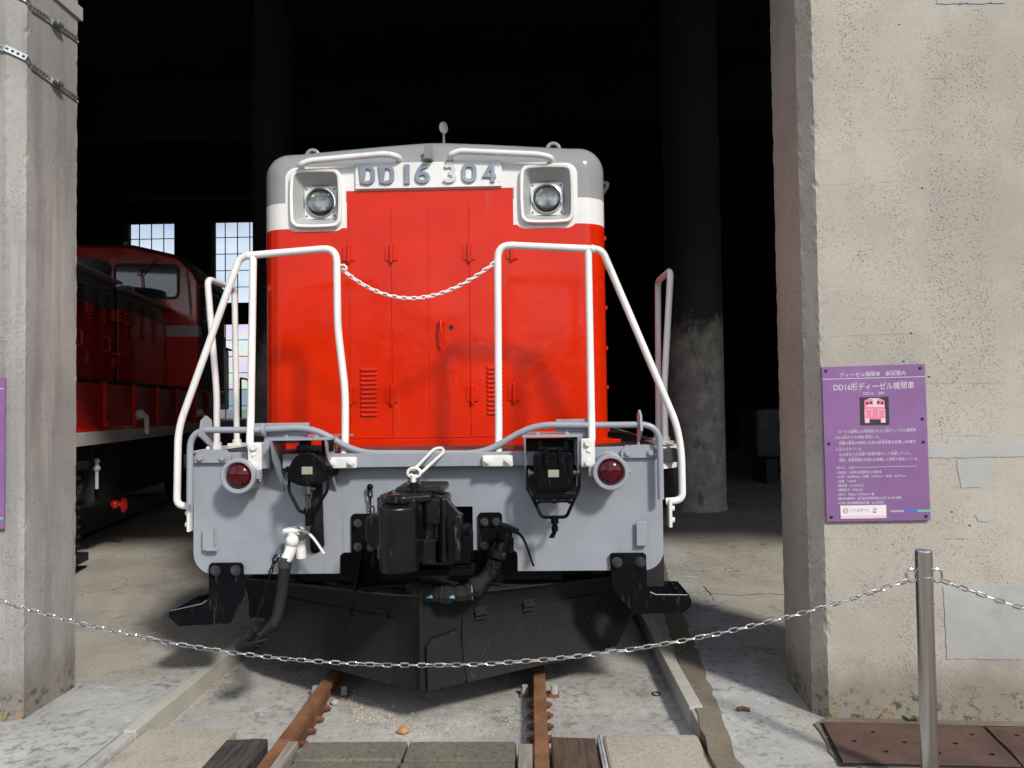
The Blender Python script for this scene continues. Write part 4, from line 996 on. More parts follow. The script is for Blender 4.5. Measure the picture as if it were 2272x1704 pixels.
# plough hanger brackets beside the coupler
for x0, x1, bx in ((-.398, -.262, 0), (.262, .386, 0)):
    z0, z1 = .545, .905
    slots = []
    for zx in (.845, .725):
        for q in (.26, .76):
            c = x0+(x1-x0)*q; slots.append(rrect(c-.010, c+.010, zx-.052, zx-.012, .009, 3))
    b = MB(); b.prism([(x0, z0), (x0, z1-.012), (x0+.012, z1), (x1-.012, z1), (x1, z1-.012), (x1, z0)], PY-.016, PY-.0005, 'Y'); br = b.build('hanger_bracket', M['black'], L, bevel=.002)
    for zx in (.858, .735):
        for q in (.26, .76):
            b = MB(); hexbolt(b, (x0+(x1-x0)*q, PY-.016, zx), (0, -1, 0), .0165, .016); b.build('bolt', M['bolt'], br)
    xm = x0+(x1-x0)*.42
    MB().prism([(PY-.016, .545), (PY-.20, .545), (PY-.16, .60), (PY-.016, .72)], xm-.006, xm+.006, 'X').build('web', M['black'], br)
# small chain and ball by the left bracket
ch = MB(); ch.ball((-.294, PY-.03, 1.045), .017, 12); ch.cyl((-.294, PY, 1.045), (-.294, PY-.03, 1.045), .008, n=8); stow = ch.build('stowing_chain', M['black'], L)
for k, (x, z, t) in enumerate(((-.294, 1.010, 0), (-.292, .975, 1), (-.284, .925, 0), (-.272, .890, 1), (-.262, .860, 0), (-.252, .83, 1))):
    m = stadium(.052, .028, .0042); q = Matrix.Rotation(R(90+(k > 2)*25), 4, 'Y') @ Matrix.Rotation(R(80*t), 4, 'X')
    m.v = [(q @ v)+Vector((x, PY-.03, z)) for v in m.v]; m.build('chain_link', M['black'], stow)

# brake hoses
def coil(p0, p1, r): return MB().tube([p0, p1], r, 12)
h = MB().tube([(-.655, PY, .815), (-.665, 3.72, .81), (-.672, 3.70, .74), (-.690, 3.69, .70)], .0285, 14, .05).build('air_hose', M['white_old'], L); h['label'] = 'left brake hose with white cock'
b = MB(); b.ball((-.660, 3.70, .795), .034, 14); b.cyl((-.705, 3.70, .838), (-.62, 3.70, .838), .016, n=12); b.cyl((-.660, 3.70, .815), (-.660, 3.70, .862), .024, n=14); b.box(-.70, -.625, 3.675, 3.73, .835, .858, .008); b.cyl((-.630, 3.74, .79), (-.630, 3.74, .70), .026, n=12); b.build('cock_body', M['white'], h)
b = MB(); b.tube([(-.64, 3.69, .848), (-.585, 3.68, .848), (-.545, 3.675, .81), (-.490, 3.665, .735)], (lambda t: (.012-.003*t, .006)), 8, .05, flat=(0, 1, 0)); b.build('cock_lever', M['white_old'], h)
b = MB(); b.cyl((-.690, 3.69, .715), (-.694, 3.69, .690), .032, n=6); b.cyl((-.693, 3.69, .695), (-.696, 3.69, .665), .034, n=16); b.build('hose_clamp', M['bolt'], h)
MB().tube([(-.693, 3.69, .69), (-.700, 3.68, .60), (-.708, 3.66, .50), (-.720, 3.63, .42), (-.745, 3.60, .385)], .0285, 14, .08).build('hose', M['rubber'], h)
b = MB(); b.cyl((-.730, 3.60, .405), (-.785, 3.58, .365), .042, n=12); b.box(-.850, -.765, 3.55, 3.60, .315, .375, .012); b.cyl((-.845, 3.56, .335), (-.79, 3.56, .41), .028, n=10); b.cyl((-.79, 3.56, .40), (-.782, 3.56, .445), .034, n=8); b.tube([(-.885, 3.55, .325), (-.83, 3.54, .335), (-.73, 3.56, .350)], .011, 8); b.build('hose_coupling', M['black_worn'], h)
pts = [(-.745, 3.80, .735), (-.760, 3.72, .69), (-.770, 3.68, .62), (-.785, 3.66, .54), (-.798, 3.62, .47), (-.808, 3.59, .40)]
for k in range(13):
    t = k/12*(len(pts)-1); i = min(int(t), len(pts)-2); p = Vector(pts[i]).lerp(Vector(pts[i+1]), t-i); d = Vector(pts[i+1])-Vector(pts[i])
    big = k < 3; m = stadium(.058 if big else .047, .034 if big else .024, .005 if big else .004, 4, 5)
    q = d.to_track_quat('X', 'Z').to_matrix().to_4x4() @ Matrix.Rotation(R(90*(k % 2)+20), 4, 'X'); m.v = [(q @ v)+p for v in m.v]; m.build('chain_link', M['zinc' if k < 2 else 'black'], h)
MB().cyl((-.748, PY, .74), (-.748, PY-.04, .74), .022, n=14).build('chain_stud', M['grey'], h)
h = MB().tube([(.405, PY, .80), (.40, 3.72, .80), (.385, 3.70, .76), (.350, 3.69, .66)], .030, 14, .04).build('air_hose', M['black'], L); h['label'] = 'right brake hose with black cock, lying on the plough'
b = MB(); b.ball((.402, 3.70, .815), .040, 14); b.cyl((.39, 3.70, .80), (.41, 3.69, .862), .036, n=14); b.prism([(.365, .848), (.40, .868), (.475, .838), (.47, .822), (.40, .842), (.372, .832)], 3.665, 3.73, 'Y'); b.cyl((.425, 3.75, .79), (.425, 3.75, .72), .022, n=10); b.build('cock_body', M['black'], h)
b = MB(); b.tube([(.44, 3.69, .835), (.485, 3.68, .820), (.510, 3.675, .77), (.545, 3.665, .665)], (lambda t: .0085-.003*t), 8, .05); b.build('cock_lever', M['black'], h)
for p0, p1, r, n in (((.372, 3.69, .74), (.362, 3.69, .708), .042, 16), ((.352, 3.688, .695), (.338, 3.686, .66), .040, 6), ((.334, 3.684, .655), (.32, 3.68, .625), .040, 6)):
    MB().cyl(p0, p1, r, n=n).build('pipe_union', M['black_worn'], h)
hp = [(.335, 3.685, .655), (.30, 3.67, .60), (.235, 3.63, .555), (.13, 3.58, .545), (.0, 3.60, .555), (-.06, 3.66, .578)]
MB().tube(hp, .034, 14, .07).build('hose', M['rubber'], h)
wr = MB(); wpts = fil([Vector(p) for p in hp[1:]], .06, 6); k0 = 0
rj = random.Random(5)
wr.tube([wpts[int(i*(len(wpts)-1)/40)].lerp(wpts[min(len(wpts)-1, int(i*(len(wpts)-1)/40)+1)], (i*(len(wpts)-1)/40) % 1) for i in range(1, 40)], lambda t: .040+.008*abs(math.sin(t*15))+rj.uniform(-.004, .004), 10)
wr.build('hose_wrapping', M['rubber'], h, smooth=25)
for x, y, z in ((.15, 3.545, .552), (.045, 3.55, .552)):
    MB().prism([(x-.018, z-.008), (x+.018, z-.010), (x+.012, z+.007)], y-.001, y+.003, 'Y').build('blue_scrap', M['scrap_blue'], h)
MB().tube([Vector((.245, 3.64, .56))+Vector((0, .048*math.cos(k*.6283), .048*math.sin(k*.6283))) for k in range(10)], .004, 6, closed=True).build('wire_tie', M['zinc'], h)

# steps
for s in (-1, 1):
    if s < 0: pl_ = [(-1.140, .645), (-1.128, .660), (-.976, .660), (-.961, .645), (-.957, .490), (-1.028, .354), (-1.045, .348), (-1.298, .336), (-1.351, .383), (-1.347, .412), (-1.175, .448), (-1.150, .466), (-1.139, .495)]
    else: pl_ = [(.936, .685), (.948, .694), (1.108, .694), (1.121, .682), (1.122, .518), (1.135, .493), (1.165, .479), (1.328, .476), (1.346, .458), (1.346, .425), (1.311, .393), (1.055, .382), (.946, .512)]
    zt = .622 if s < 0 else .648; xa1, xb1 = (pl_[0][0]+.035, pl_[3][0]-.038) if s < 0 else (.972, 1.092)
    hol = [rrect(x-.008, x+.008, zt-.066, zt-.024, .008, 3) for x in (xa1, xb1)] if s < 0 else []
    st = MB().prism(pl_, PY-.024, PY-.012, 'Y', hol).build('step_bracket', M['black'], L, bevel=.002)
    for x in (xa1, xb1):
        b = MB(); hexbolt(b, (x, PY-.024, zt), (0, -1, 0), .020, .016); b.build('bolt', M['bolt'], st)
    x0, x1 = (-1.345, -1.145) if s < 0 else (1.145, 1.338); za, zb = (.410, .452) if s < 0 else (.478, .474)
    tr_ = MB()
    for k in range(8):
        y = PY-.012+.30*k/7; tr_.prism([(x0, za-.028), (x1, zb-.028), (x1, zb), (x0, za)] if s < 0 else [(x0, za-.028), (x1, zb-.028), (x1, zb), (x0, za)], y, y+.004, 'Y')
    for k in range(5):
        x = x0+(x1-x0)*k/4; z = za+(zb-za)*k/4; tr_.box(x-.002, x+.002, PY-.008, PY+.29, z-.024, z-.001)
    tr_.build('step_grating', M['black'], st, smooth=0)
    if s < 0: MB().tube([(-1.345, PY-.018, .4135), (-1.178, PY-.018, .4495), (-1.152, PY-.018, .468)], .0028, 6).build('worn_edge', M['zinc'], st)
    else: MB().tube([(1.138, PY-.018, .494), (1.166, PY-.018, .4805), (1.328, PY-.018, .4775)], .0028, 6).build('worn_edge', M['zinc'], st)
MB().box(1.06, 1.25, 4.02, 4.30, .45, .66, .03).build('sand_box', M['dull_black'], L)

# snow plough ------------------------------------------------
pw = empty('snow_plough', (0, 3.9, .1)); pw.parent = L; pw.location = Vector((0, 3.9, .1))-ORG[L]; ORG[pw] = Vector((0, 3.9, .1))
def edge_y(x): return 3.57+.63*abs(x)
nrm = {s: Vector((s*.533, -.846, 0)) for s in (-1, 1)}
def blade_pt(s, x, z):
    zt = .545-.05*x; t = (z-.1)/(zt-.1)
    off = .055*math.sin(math.pi*max(0, min(1, t)))**1.0*-1 + (.035*max(0, (t-.8)/.2))      # concave mouldboard with a forward lip
    p = Vector((s*x, edge_y(x), z)) + nrm[s]*(off*min(1, x*7))
    return p
for s in (-1, 1):
    vs = []; fs = []; xs_ = [0, .03, .08, .2, .4, .6, .8, .93, 1.0, 1.08, 1.16]; zr = [0, .12, .25, .4, .55, .7, .82, .90, .95, 1.0]
    for x in xs_:
        zb = .10 if x <= 1.0 else .10+(x-1.0)*.95; zt = .545-.05*x
        for t in zr: vs.append(blade_pt(s, x, zb+(zt-zb)*t))
    m = len(zr); n0 = len(vs)
    vs2 = [Vector((v.x, v.y, v.z))-nrm[s]*.014 for v in vs]
    n = len(xs_)
    fs = [(i*m+j, (i+1)*m+j, (i+1)*m+j+1, i*m+j+1) for i in range(n-1) for j in range(m-1)]
    fs += [tuple(q+n0 for q in reversed(f)) for f in fs]
    fs += [(i*m+j, i*m+j+1, n0+i*m+j+1, n0+i*m+j) for i in (0, n-1) for j in range(m-1)] + [(i*m+j, (i+1)*m+j, n0+(i+1)*m+j, n0+i*m+j) for j in (0, m-1) for i in range(n-1)]
    bl = MB().add(vs+vs2, fs).build('plough_blade', M['plow'], pw, smooth=40)
    # hinged flap: a sheet proud of the blade with a seam round it
    a0, a1 = (.165, .93) if s < 0 else (.205, .93)
    vs = []; xs2 = [a0+(a1-a0)*k/6 for k in range(7)]; zs2 = [.098, .18, .26, .34, .40]
    for x in xs2:
        for z in zs2: vs.append(blade_pt(s, x, z if z > .1 else .1)+nrm[s]*.010+Vector((0, 0, 0 if z > .1 else -.006)))
    m = len(zs2); fs = [(i*m+j, (i+1)*m+j, (i+1)*m+j+1, i*m+j+1) for i in range(len(xs2)-1) for j in range(m-1)]
    k0 = len(vs); vs += [v-nrm[s]*.011 for v in vs]
    fs += [(i*m+j, i*m+j+1, k0+i*m+j+1, k0+i*m+j) for i in (0, 6) for j in range(m-1)]+[(i*m+j, (i+1)*m+j, k0+(i+1)*m+j, k0+i*m+j) for j in (0, m-1) for i in range(6)]
    fpn = MB().add(vs, fs).build('flap', M['plow'], bl, smooth=40)
    for x in ((.24, .45) if s < 0 else (.29, .53)):
        b = MB(); p = blade_pt(s, x, .405)+nrm[s]*.012; tx = Vector((s*.846, .533, 0))
        b.box(-.034, .034, -.005, .004, -.030, .034, .001, 1); b.cyl((-.034, -.008, 0), (.034, -.008, 0), .009, n=10)
        mt = Matrix((tx*s, -nrm[s], Vector((0, 0, 1)))).transposed().to_4x4(); b.v = [(mt @ v)+p for v in b.v]; b.build('hinge', M['plow'], bl)
# nose plates and welded patch
b = MB(); b.prism([(0, 3.556), (.011, 3.566), (.011, 3.60), (-.011, 3.60), (-.011, 3.566)], .100, .546, 'Z'); b.build('nose_bar', M['plow'], pw, bevel=.002)
vs = [blade_pt(1, .022, .095)+nrm[1]*.012, blade_pt(1, .19, .095)+nrm[1]*.012, blade_pt(1, .175, .345)+nrm[1]*.012, blade_pt(1, .05, .335)+nrm[1]*.012, blade_pt(1, .022, .31)+nrm[1]*.012]
b = MB(); b.add(vs+[v-nrm[1]*.03 for v in vs], [(0, 1, 2, 3, 4), (9, 8, 7, 6, 5)]+[(i, (i+1) % 5, 5+(i+1) % 5, 5+i) for i in range(5)]); b.build('welded_patch', M['plow'], pw)
b = MB(); b.tube([vs[4]+nrm[1]*.001, vs[3]+nrm[1]*.001, vs[2]+nrm[1]*.001], .0045, 6); b.tube([vs[0], vs[4]], .004, 6); b.build('weld_bead', M['black_worn'], pw)
b = MB().prism([(0, 3.572), (.55, 3.919), (1.10, 4.265), (1.10, 4.4), (0, 4.4), (-1.10, 4.4), (-1.10, 4.265), (-.55, 3.919)], .530, .541, 'Z', [[(-.32, 3.86), (-.10, 3.72), (-.04, 3.72), (-.02, 3.86)]])
for v in b.v: v.z -= .05*abs(v.x)
b.build('plough_top_plate', M['top_dust'], pw, smooth=0)
b = MB(); 
for s in (-1, 1):
    pts = [blade_pt(s, x, .545-.05*x)+Vector((0, 0, .002)) for x in (0, .1, .3, .6, .9, 1.12)]; b.tube(pts, .007, 8)
b.build('lip_bead', M['black_worn'], pw)
# underframe and wheels in the dark behind
b = MB(); b.box(-.95, .95, 4.45, 10.1, .62, 1.149); b.box(-.62, .62, 4.25, 9.9, .40, .75); b.build('underframe', M['dull_black'], L)
for y in (5.3, 7.2, 9.0):
    b = MB()
    for s in (-1, 1): b.lathe([(.43, 0), (.44, .02), (.43, .05), (.43, .12), (.455, .125), (.455, .14), (.1, .14)], (s*.63, y, .43), (-s, 0, 0), 36)
    b.cyl((-.62, y, .43), (.62, y, .43), .08, n=12); b.build('wheelset', M['dull_black'], L)
# red-brown rust lift at the right deck corner
b = MB(); b.prism([(.80, 1.227), (.865, 1.227), (.85, 1.24), (.815, 1.245)], 3.90, 3.93, 'Y'); b.build('rust_flake', M['rail_dark'], L)

# white chain hooked between the front handrails
wc = empty('white_chain', (-.04, 3.86, 2.05), 'white painted chain hanging between the two front handrails', 'chain')
p0 = Vector((-.44, 3.858, 2.185)); p1 = Vector((.362, 3.858, 2.205)); pts = []
for k in range(41):
    t = k/40; pts.append(p0.lerp(p1, t)+Vector((0, 0, -.168*4*t*(1-t)*(1-.10*(2*t-1)))))
chain(wc, pts, .036, .025, .0047, M['white_old'], twist=35, wob=.15)
b = MB(); b.tube([(-.452, 3.858, 2.205), (-.43, 3.85, 2.207), (-.415, 3.85, 2.195), (-.418, 3.85, 2.18)], .006, 8); b.build('hook', M['white_old'], wc)
b = MB(); b.tube([(.382, 3.858, 2.212), (.364, 3.856, 2.212), (.358, 3.856, 2.206)], .006, 8); b.build('hook', M['white_old'], wc)

# ================================================================ RED LOCOMOTIVE IN THE NEXT STALL (local frame: x right, y along its track)
PH = R(11)
A = Vector((-4.10, 7.5, 0)); ax = Vector((math.cos(PH), math.sin(PH), 0)); ay = Vector((-math.sin(PH), math.cos(PH), 0))
O2 = A - ax*.95
D = empty('red_locomotive', O2, 'deep red diesel locomotive with grey roofs parked in the dark stall at left', 'locomotive', local=True, rz=PH)
# hood: a taller front section up to y=1.04, a rear one to the cab at y=2.95
MB().box(-.93, .93, -3.2, 1.02, 1.70, 2.62, .004).build('hood_front', M['loco_red'], D)
MB().box(-.95, .95, 1.06, 2.93, 1.70, 2.68, .004).build('hood_rear', M['loco_red'], D)
MB().box(-.93, .93, -3.2, 1.02, 2.622, 2.93, .01).build('hood_grey_top', M['loco_grey'], D)
MB().box(-.95, .95, 1.06, 2.93, 2.682, 2.89, .01).build('hood_grey_top', M['loco_grey'], D)
MB().box(-1.03, 1.03, -3.2, 1.03, 2.93, 2.965, .012).build('roof_gutter', M['loco_band'], D)
MB().box(-1.03, 1.03, 1.05, 2.93, 2.885, 2.92, .012).build('roof_gutter', M['loco_band'], D)
MB().lathe([(.42, 0), (.42, .40), (.40, .43), (.34, .44)], (.22, 1.75, 2.9), (0, 0, 1), 28).build('exhaust_stack', M['loco_grey'], D)
# side doors with louvres, hinges and handles
for i, (y0, y1, z1, ly, l0, l1) in enumerate(((-1.0, -.55, 2.60, -.75, 2.46, 2.78), (-.53, -.16, 2.60, -.34, 2.46, 2.78), (-.14, .235, 2.60, .03, 2.46, 2.78), (.245, .625, 2.60, .42, 2.46, 2.78), (.635, 1.0, 2.60, .79, 2.46, 2.78), (1.10, 1.70, 2.66, 1.42, 2.36, 2.80), (1.71, 2.20, 2.66, 1.93, 2.36, 2.80), (2.21, 2.88, 2.66, 2.40, 2.36, 2.80))):
    x = .93 if y0 < 1 else .95; z0 = 1.75
    d = MB().box(x-.004, x+.012, y0, y1, z0, z1, .003).build('side_door', M['loco_red'], D)
    n_ = 9 if i < 5 else 11
    for k in range(n_):
        z = l0+(l1-l0)*k/(n_-1); b = MB(); b.prism([(x+.008, z+.016), (x+.036, z-.006), (x+.036, z-.012), (x+.008, z-.008)], ly-.09, ly+.09, 'Y')
        b.v = [Vector((v.x, v.y, v.z)) for v in b.v]; b.build('louvre_slat', M['loco_red' if z < z1 else 'loco_grey'], d)
        b = MB().box(x+.0125, x+.0135, ly-.085, ly+.085, z-.020, z-.009)
        b.build('louvre_shade_strip', M['dull_black'], d, smooth=0)  # black strip stands in for the shade inside the louvre opening
    for z in (2.02, 2.56):
        if i in (2, 4, 7): MB().box(x+.012, x+.034, y1-.06, y1+.02, z-.055, z+.055, .004).build('hinge', M['loco_bright'], d)
    if i in (2, 4):
        MB().tube([(x+.01, y0+.06, 2.28), (x+.07, y0+.06, 2.28), (x+.07, y0+.06, 2.13), (x+.01, y0+.06, 2.13)], .013, 8, .03).build('handle', M['loco_bright'], d)
    if i == 5:
        for z in (2.50, 2.11): MB().tube([(x+.01, .86, z), (x+.10, .90, z), (x+.10, 1.36, z), (x+.01, 1.40, z)], .016, 8, .04).build('grab_iron', M['loco_bright'], d)
MB().box(.90, .955, 1.022, 1.058, 1.7, 2.9).build('hood_joint', M['dull_black'], D)
MB().box(.95, .967, 2.62, 2.92, 2.48, 2.63).build('waist_band', M['loco_band'], D)
# cab
half = [(1.40, 1.72), (1.40, 3.30), (1.35, 3.42), (1.13, 3.64), (.5, 3.78)]
cabp = [(-1.40, 1.72)] + half + [(-x, z) for x, z in reversed(half[1:])]
cab = MB().prism(cabp, 2.95, 4.75, 'Y').build('cab', M['loco_red'], D, bevel=.03, bseg=3)
ov = [(x+.03, z+.03) for x, z in half[1:]]; iv = [(x+.003, z+.004) for x, z in half[1:]]
MB().prism(ov+[(-x, z) for x, z in reversed(ov)]+[(-x, z) for x, z in iv]+list(reversed(iv)), 2.98, 4.95, 'Y').build('cab_roof', M['dull_black'], cab)
for s in (-1, 1):
    xa2, xb2 = (.28, 1.15) if s > 0 else (-1.15, -.28)
    MB().prism(rrect(xa2, xb2, 3.04, 3.54, .08, 5), 2.925, 2.948, 'Y', [rrect(xa2+.03, xb2-.03, 3.07, 3.51, .06, 5)]).build('window_gasket', M['gasket'], cab)
    MB().prism(rrect(xa2+.025, xb2-.025, 3.065, 3.515, .06, 5), 2.935, 2.942, 'Y').build('window', M['cab_glass'], cab, smooth=0)
b = MB(); b.tube([(.86, 2.90, 3.60), (.66, 2.89, 3.38), (.67, 2.89, 3.16)], .010, 6); b.tube([(.66, 2.89, 3.46), (.60, 2.89, 3.36), (.72, 2.89, 3.42), (.66, 2.89, 3.46)], .010, 6); b.build('wiper', M['loco_red'], cab)
MB().box(.968, 1.405, 2.935, 4.753, 2.50, 2.66, .006).build('waist_band', M['loco_band'], cab)
MB().box(1.39, 1.409, 3.15, 4.6, 1.75, 3.25, .004).build('cab_door', M['dull_black'], cab)
b = MB(); b.tube([(1.40, 3.22, 2.95), (1.45, 3.22, 2.95), (1.45, 3.22, 2.75), (1.40, 3.22, 2.75)], .014, 8, .04); b.tube([(1.40, 3.6, 2.9), (1.45, 3.6, 2.9), (1.45, 3.95, 2.9), (1.40, 3.95, 2.9)], .012, 8, .03); b.build('grab_iron', M['loco_band'], cab)
b = MB(); b.tube([(1.24, 2.94, 3.50), (1.27, 2.92, 3.30), (1.30, 2.92, 2.95), (1.31, 2.94, 2.80)], .014, 8, .05); b.build('drip_rail', M['loco_band'], cab)
b = MB(); b.cyl((.35, 3.2, 3.78), (.35, 3.2, 3.90), .03, n=12); b.build('roof_lamp', M['loco_band'], cab)
MB().tube([(.62, 2.1, 2.90), (.62, 2.1, 3.08), (.80, 2.1, 3.08), (.80, 2.1, 2.90)], .014, 8, .05).build('lifting_eye', M['loco_band'], D)
MB().box(-.95, .95, 4.78, 7.3, 1.45, 2.62, .03).build('rear_hood', M['loco_grey'], D)
for y in (4.95, 5.6, 6.3): MB().box(.951, .965, y, y+.55, 1.55, 2.42, .004).build('rear_hood_door', M['dull_black'], D)
MB().box(-1.0, 1.0, 4.78, 7.38, 2.625, 2.66, .01).build('rear_hood_roof', M['loco_grey'], D)
MB().tube([(1.30, 6.6, 1.28), (1.30, 6.6, 2.05), (1.30, 7.3, 2.05), (1.30, 8.6, 1.28)], .02, 8, .05).build('rear_handrail', M['dull_black'], D)
# meshed walkway skirt, deck edge, fuel tank, wheels
MB().box(-1.36, 1.36, -3.3, 4.6, 1.735, 1.765, .004).build('walkway', M['dull_black'], D)
for k in range(9):
    y0 = -3.0+k*.84
    MB().box(1.34, 1.352, y0+.02, y0+.82, 1.285, 1.72).build('mesh_panel', M['mesh'], D, smooth=0)
    r_ = MB(); r_.box(1.345, 1.378, y0-.016, y0+.016, 1.27, 1.735, .003); q = r_.build('skirt_rib', M['loco_red'], D)
    MB().ball((1.38, y0, 1.325), .02, 8).build('rivet', M['loco_bright'], q)
MB().box(1.33, 1.372, -3.3, 4.6, 1.266, 1.30, .004).build('skirt_rail', M['loco_red'], D)
for y in (.42, 3.0):
    b = MB(); b.cyl((1.37, y, 1.40), (1.42, y, 1.40), .045, n=12); b.tube([(1.40, y, 1.40), (1.47, y, 1.40), (1.47, y+.02, 1.20)], .026, 10, .04); b.ball((1.42, y-.04, 1.42), .05, 10); b.build('drain_pipe', M['white_old'], D)
MB().box(-1.40, 1.40, -3.4, 8.4, 1.145, 1.264, .006).build('deck_edge_beam', M['loco_band'], D)
b = MB(); b.box(-1.15, 1.25, -.4, 2.6, .52, 1.14, .06); b.box(-1.2, 1.2, 2.9, 4.2, .55, 1.14, .04); b.box(-1.0, 1.0, -3.3, 8.3, .75, 1.143); b.build('fuel_tank', M['dull_black'], D)
b = MB(); b.tube([(1.26, .2, .62), (1.30, 1.2, .95), (1.30, 2.5, 1.0)], .02, 8, .2); b.tube([(1.2, -.9, 1.1), (1.25, -.75, .75), (1.2, -1.0, .55)], .05, 10, .15); b.build('under_pipe', M['dull_black'], D)
b = MB(); b.tube([Vector((1.34, .12+.07*math.cos(k*math.pi/8), .47+.07*math.sin(k*math.pi/8))) for k in range(16)], .011, 6, closed=True)
for k in range(3): a = k*math.pi/3; b.cyl((1.34, .12-.07*math.cos(a), .47-.07*math.sin(a)), (1.34, .12+.07*math.cos(a), .47+.07*math.sin(a)), .007, n=6)
b.cyl((1.34, .12, .47), (1.22, .12, .49), .02, n=8); b.ball((1.25, .12, .48), .045, 10); b.cyl((1.26, .12, .48), (1.26, .26, .47), .03, n=8); b.build('valve_wheel', M['loco_red'], D)
b = MB(); b.cyl((1.28, -.45, .70), (1.28, -.45, .98), .016, n=8); b.ball((1.28, -.45, .90), .035, 8); b.ball((1.28, -.45, .97), .028, 8); b.build('gauge_glass', M['white_old'], D)
for y in (-1.5, 5.0, 7.2):
    b = MB()
    for s in (-1, 1): b.lathe([(.43, 0), (.43, .12), (.455, .125), (.455, .14), (.1, .14)], (s*.63, y, .43), (-s, 0, 0), 30)
    b.cyl((-.62, y, .43), (.62, y, .43), .08, n=12); b.build('wheelset', M['dull_black'], D)
b = MB()
for k in range(9): z = .16+k*.085; b.lathe([(.10, 0), (.118, .018), (.10, .036)], (1.28, -1.15, z), (0, 0, 1), 18)
b.cyl((1.28, -1.15, .10), (1.28, -1.15, .95), .085, n=12); b.build('suspension_spring', M['rubber'], D)
MB().box(1.2, 1.36, -1.45, -.85, .93, 1.0, .01).build('bogie_frame', M['dull_black'], D); MB().box(1.18, 1.34, -1.5, -.8, .08, .16, .01).build('spring_seat', M['dull_black'], D)
# its rails
for x, sd_ in ((-.5665, 'far'), (.5665, 'near')):
    r_ = empty('rail', O2, sd_+' rusty rail under the deep red locomotive in the next stall', 'rail', 'rails under the red locomotive', local=True, rz=PH)
    MB().prism([(p[0], p[1]+.012) for p in rail_prof(x)], -3.5, 12, 'Y').build('rail_length', M['rail_dark'], r_)

# ================================================================ THINGS ROUND ABOUT
# dim cabinet and scrap behind the right column
cb = empty('storage_tank', (5.3, 13.5, 0), 'dim grey tank standing in the dark behind the right column', 'tank')
MB().box(4.5, 6.2, 13.2, 14.3, .45, 1.35, .08).build('tank_body', paint('dark_green_tank', (.022, .030, .030), .5), cb)
for x in (4.8, 5.9): MB().box(x-.1, x+.1, 13.3, 14.2, 0, .45, .01).build('leg', M['dull_black'], cb)
# information boards
def text_mesh(body, size, align='LEFT'):
    cu = bpy.data.curves.new('t', 'FONT'); cu.body = body; cu.size = size; cu.resolution_u = 2; cu.align_x = align
    o = bpy.data.objects.new('t', cu); COL.objects.link(o); dg = bpy.context.evaluated_depsgraph_get()
    me = bpy.data.meshes.new_from_object(o.evaluated_get(dg)); vs = [v.co.copy() for v in me.vertices]; fs = [tuple(p.vertices) for p in me.polygons]
    bpy.data.objects.remove(o); bpy.data.curves.remove(cu); bpy.data.meshes.remove(me); return vs, fs
SC = [on_wall(u, v, .012) for u, v in ((1823, 814.6), (2051, 807.3), (2064, 1153.8), (1834, 1157.3))]
def SP(u, v, off=0):          # point on the board from its own u (0..1 left to right), v (0..1 downwards)
    a = SC[0].lerp(SC[1], u); b = SC[3].lerp(SC[2], u); return a.lerp(b, v)+wn*off
def zoomuv(x, y):             # board coordinates of a point in the enlarged view
    t = (y-(139-(x-175)*.030))/(1526-139); l = 175+45*t; r = 1097+53*t
    u = (x-l)/(r-l); t = (y-(139-u*28))/((1526-13*u)-(139-28*u)); return u, t
sg = empty('information_board', SC[3], 'purple information board with white Japanese text fixed to the right-hand wall', 'sign')
q = [SP(0, 0, .004), SP(1, 0, .004), SP(1, 1, .004), SP(0, 1, .004)]; k = [p-wn*.016 for p in q]
MB().add(q+k, [(0, 1, 2, 3), (7, 6, 5, 4)]+[(i, (i+1) % 4, 4+(i+1) % 4, 4+i) for i in range(4)]).build('panel', M['sign'], sg, smooth=0)
def flat(pts, name, m, off=.0052, par=None):
    p = [SP(*zoomuv(x, y), off) for x, y in pts]; n = len(p)
    return MB().add(p+[a-wn*.001 for a in p], [tuple(range(n)), tuple(range(2*n-1, n-1, -1))]+[(i, (i+1) % n, n+(i+1) % n, n+i) for i in range(n)]).build(name, m, par or sg, smooth=0)
def rect(x0, y0, x1, y1): return [(x0, y0), (x1, y0), (x1, y1), (x0, y1)]
def line(body, x0, x1, y, size, m='print_white', name='text_line', off=.0054, par=None):
    vs, fs = text_mesh(body, 1.0)
    if not vs: return
    a = min(v.x for v in vs); b = max(v.x for v in vs); s = (x1-x0)/(b-a); out = []
    sl = -.030+.017*(y-140)/1386
    for v in vs:
        X = x0+(v.x-a)*s; Y = y - (v.y-.37)*size + (X-(x0+x1)/2)*sl
        out.append(SP(*zoomuv(X, Y), off))
    MB().add(out, fs).build(name, M[m], par or sg, smooth=0)
line('ディーゼル機関車　解説案内', 338, 925, 203, 44); flat([(178, 247), (1101, 224), (1101, 229), (178, 252)], 'rule', M['print_white'])
line('きかんしゃ', 572, 652, 176, 13); line('かいせつあんない', 755, 890, 171, 13)
line('DD16形ディーゼル機関車', 280, 1000, 313, 72); line('がた', 465, 488, 279, 14); line('きかんしゃ', 865, 940, 266, 14)
line('DD16　304', 548, 732, 375, 36)
ph = flat([(515, 412), (773, 406), (782, 660), (522, 662)], 'printed_photo', M['print_dark'])
flat([(556, 440), (600, 420), (690, 420), (735, 440), (745, 560), (748, 640), (560, 645), (555, 560)], 'photo_print', M['pink'], .0064, ph)
for r4 in ((632, 430, 668, 480), (575, 480, 735, 500), (562, 600, 600, 640), (705, 600, 745, 640), (600, 420, 690, 430)): flat(rect(*r4), 'photo_print', M['pink_pale'], .0072, ph)
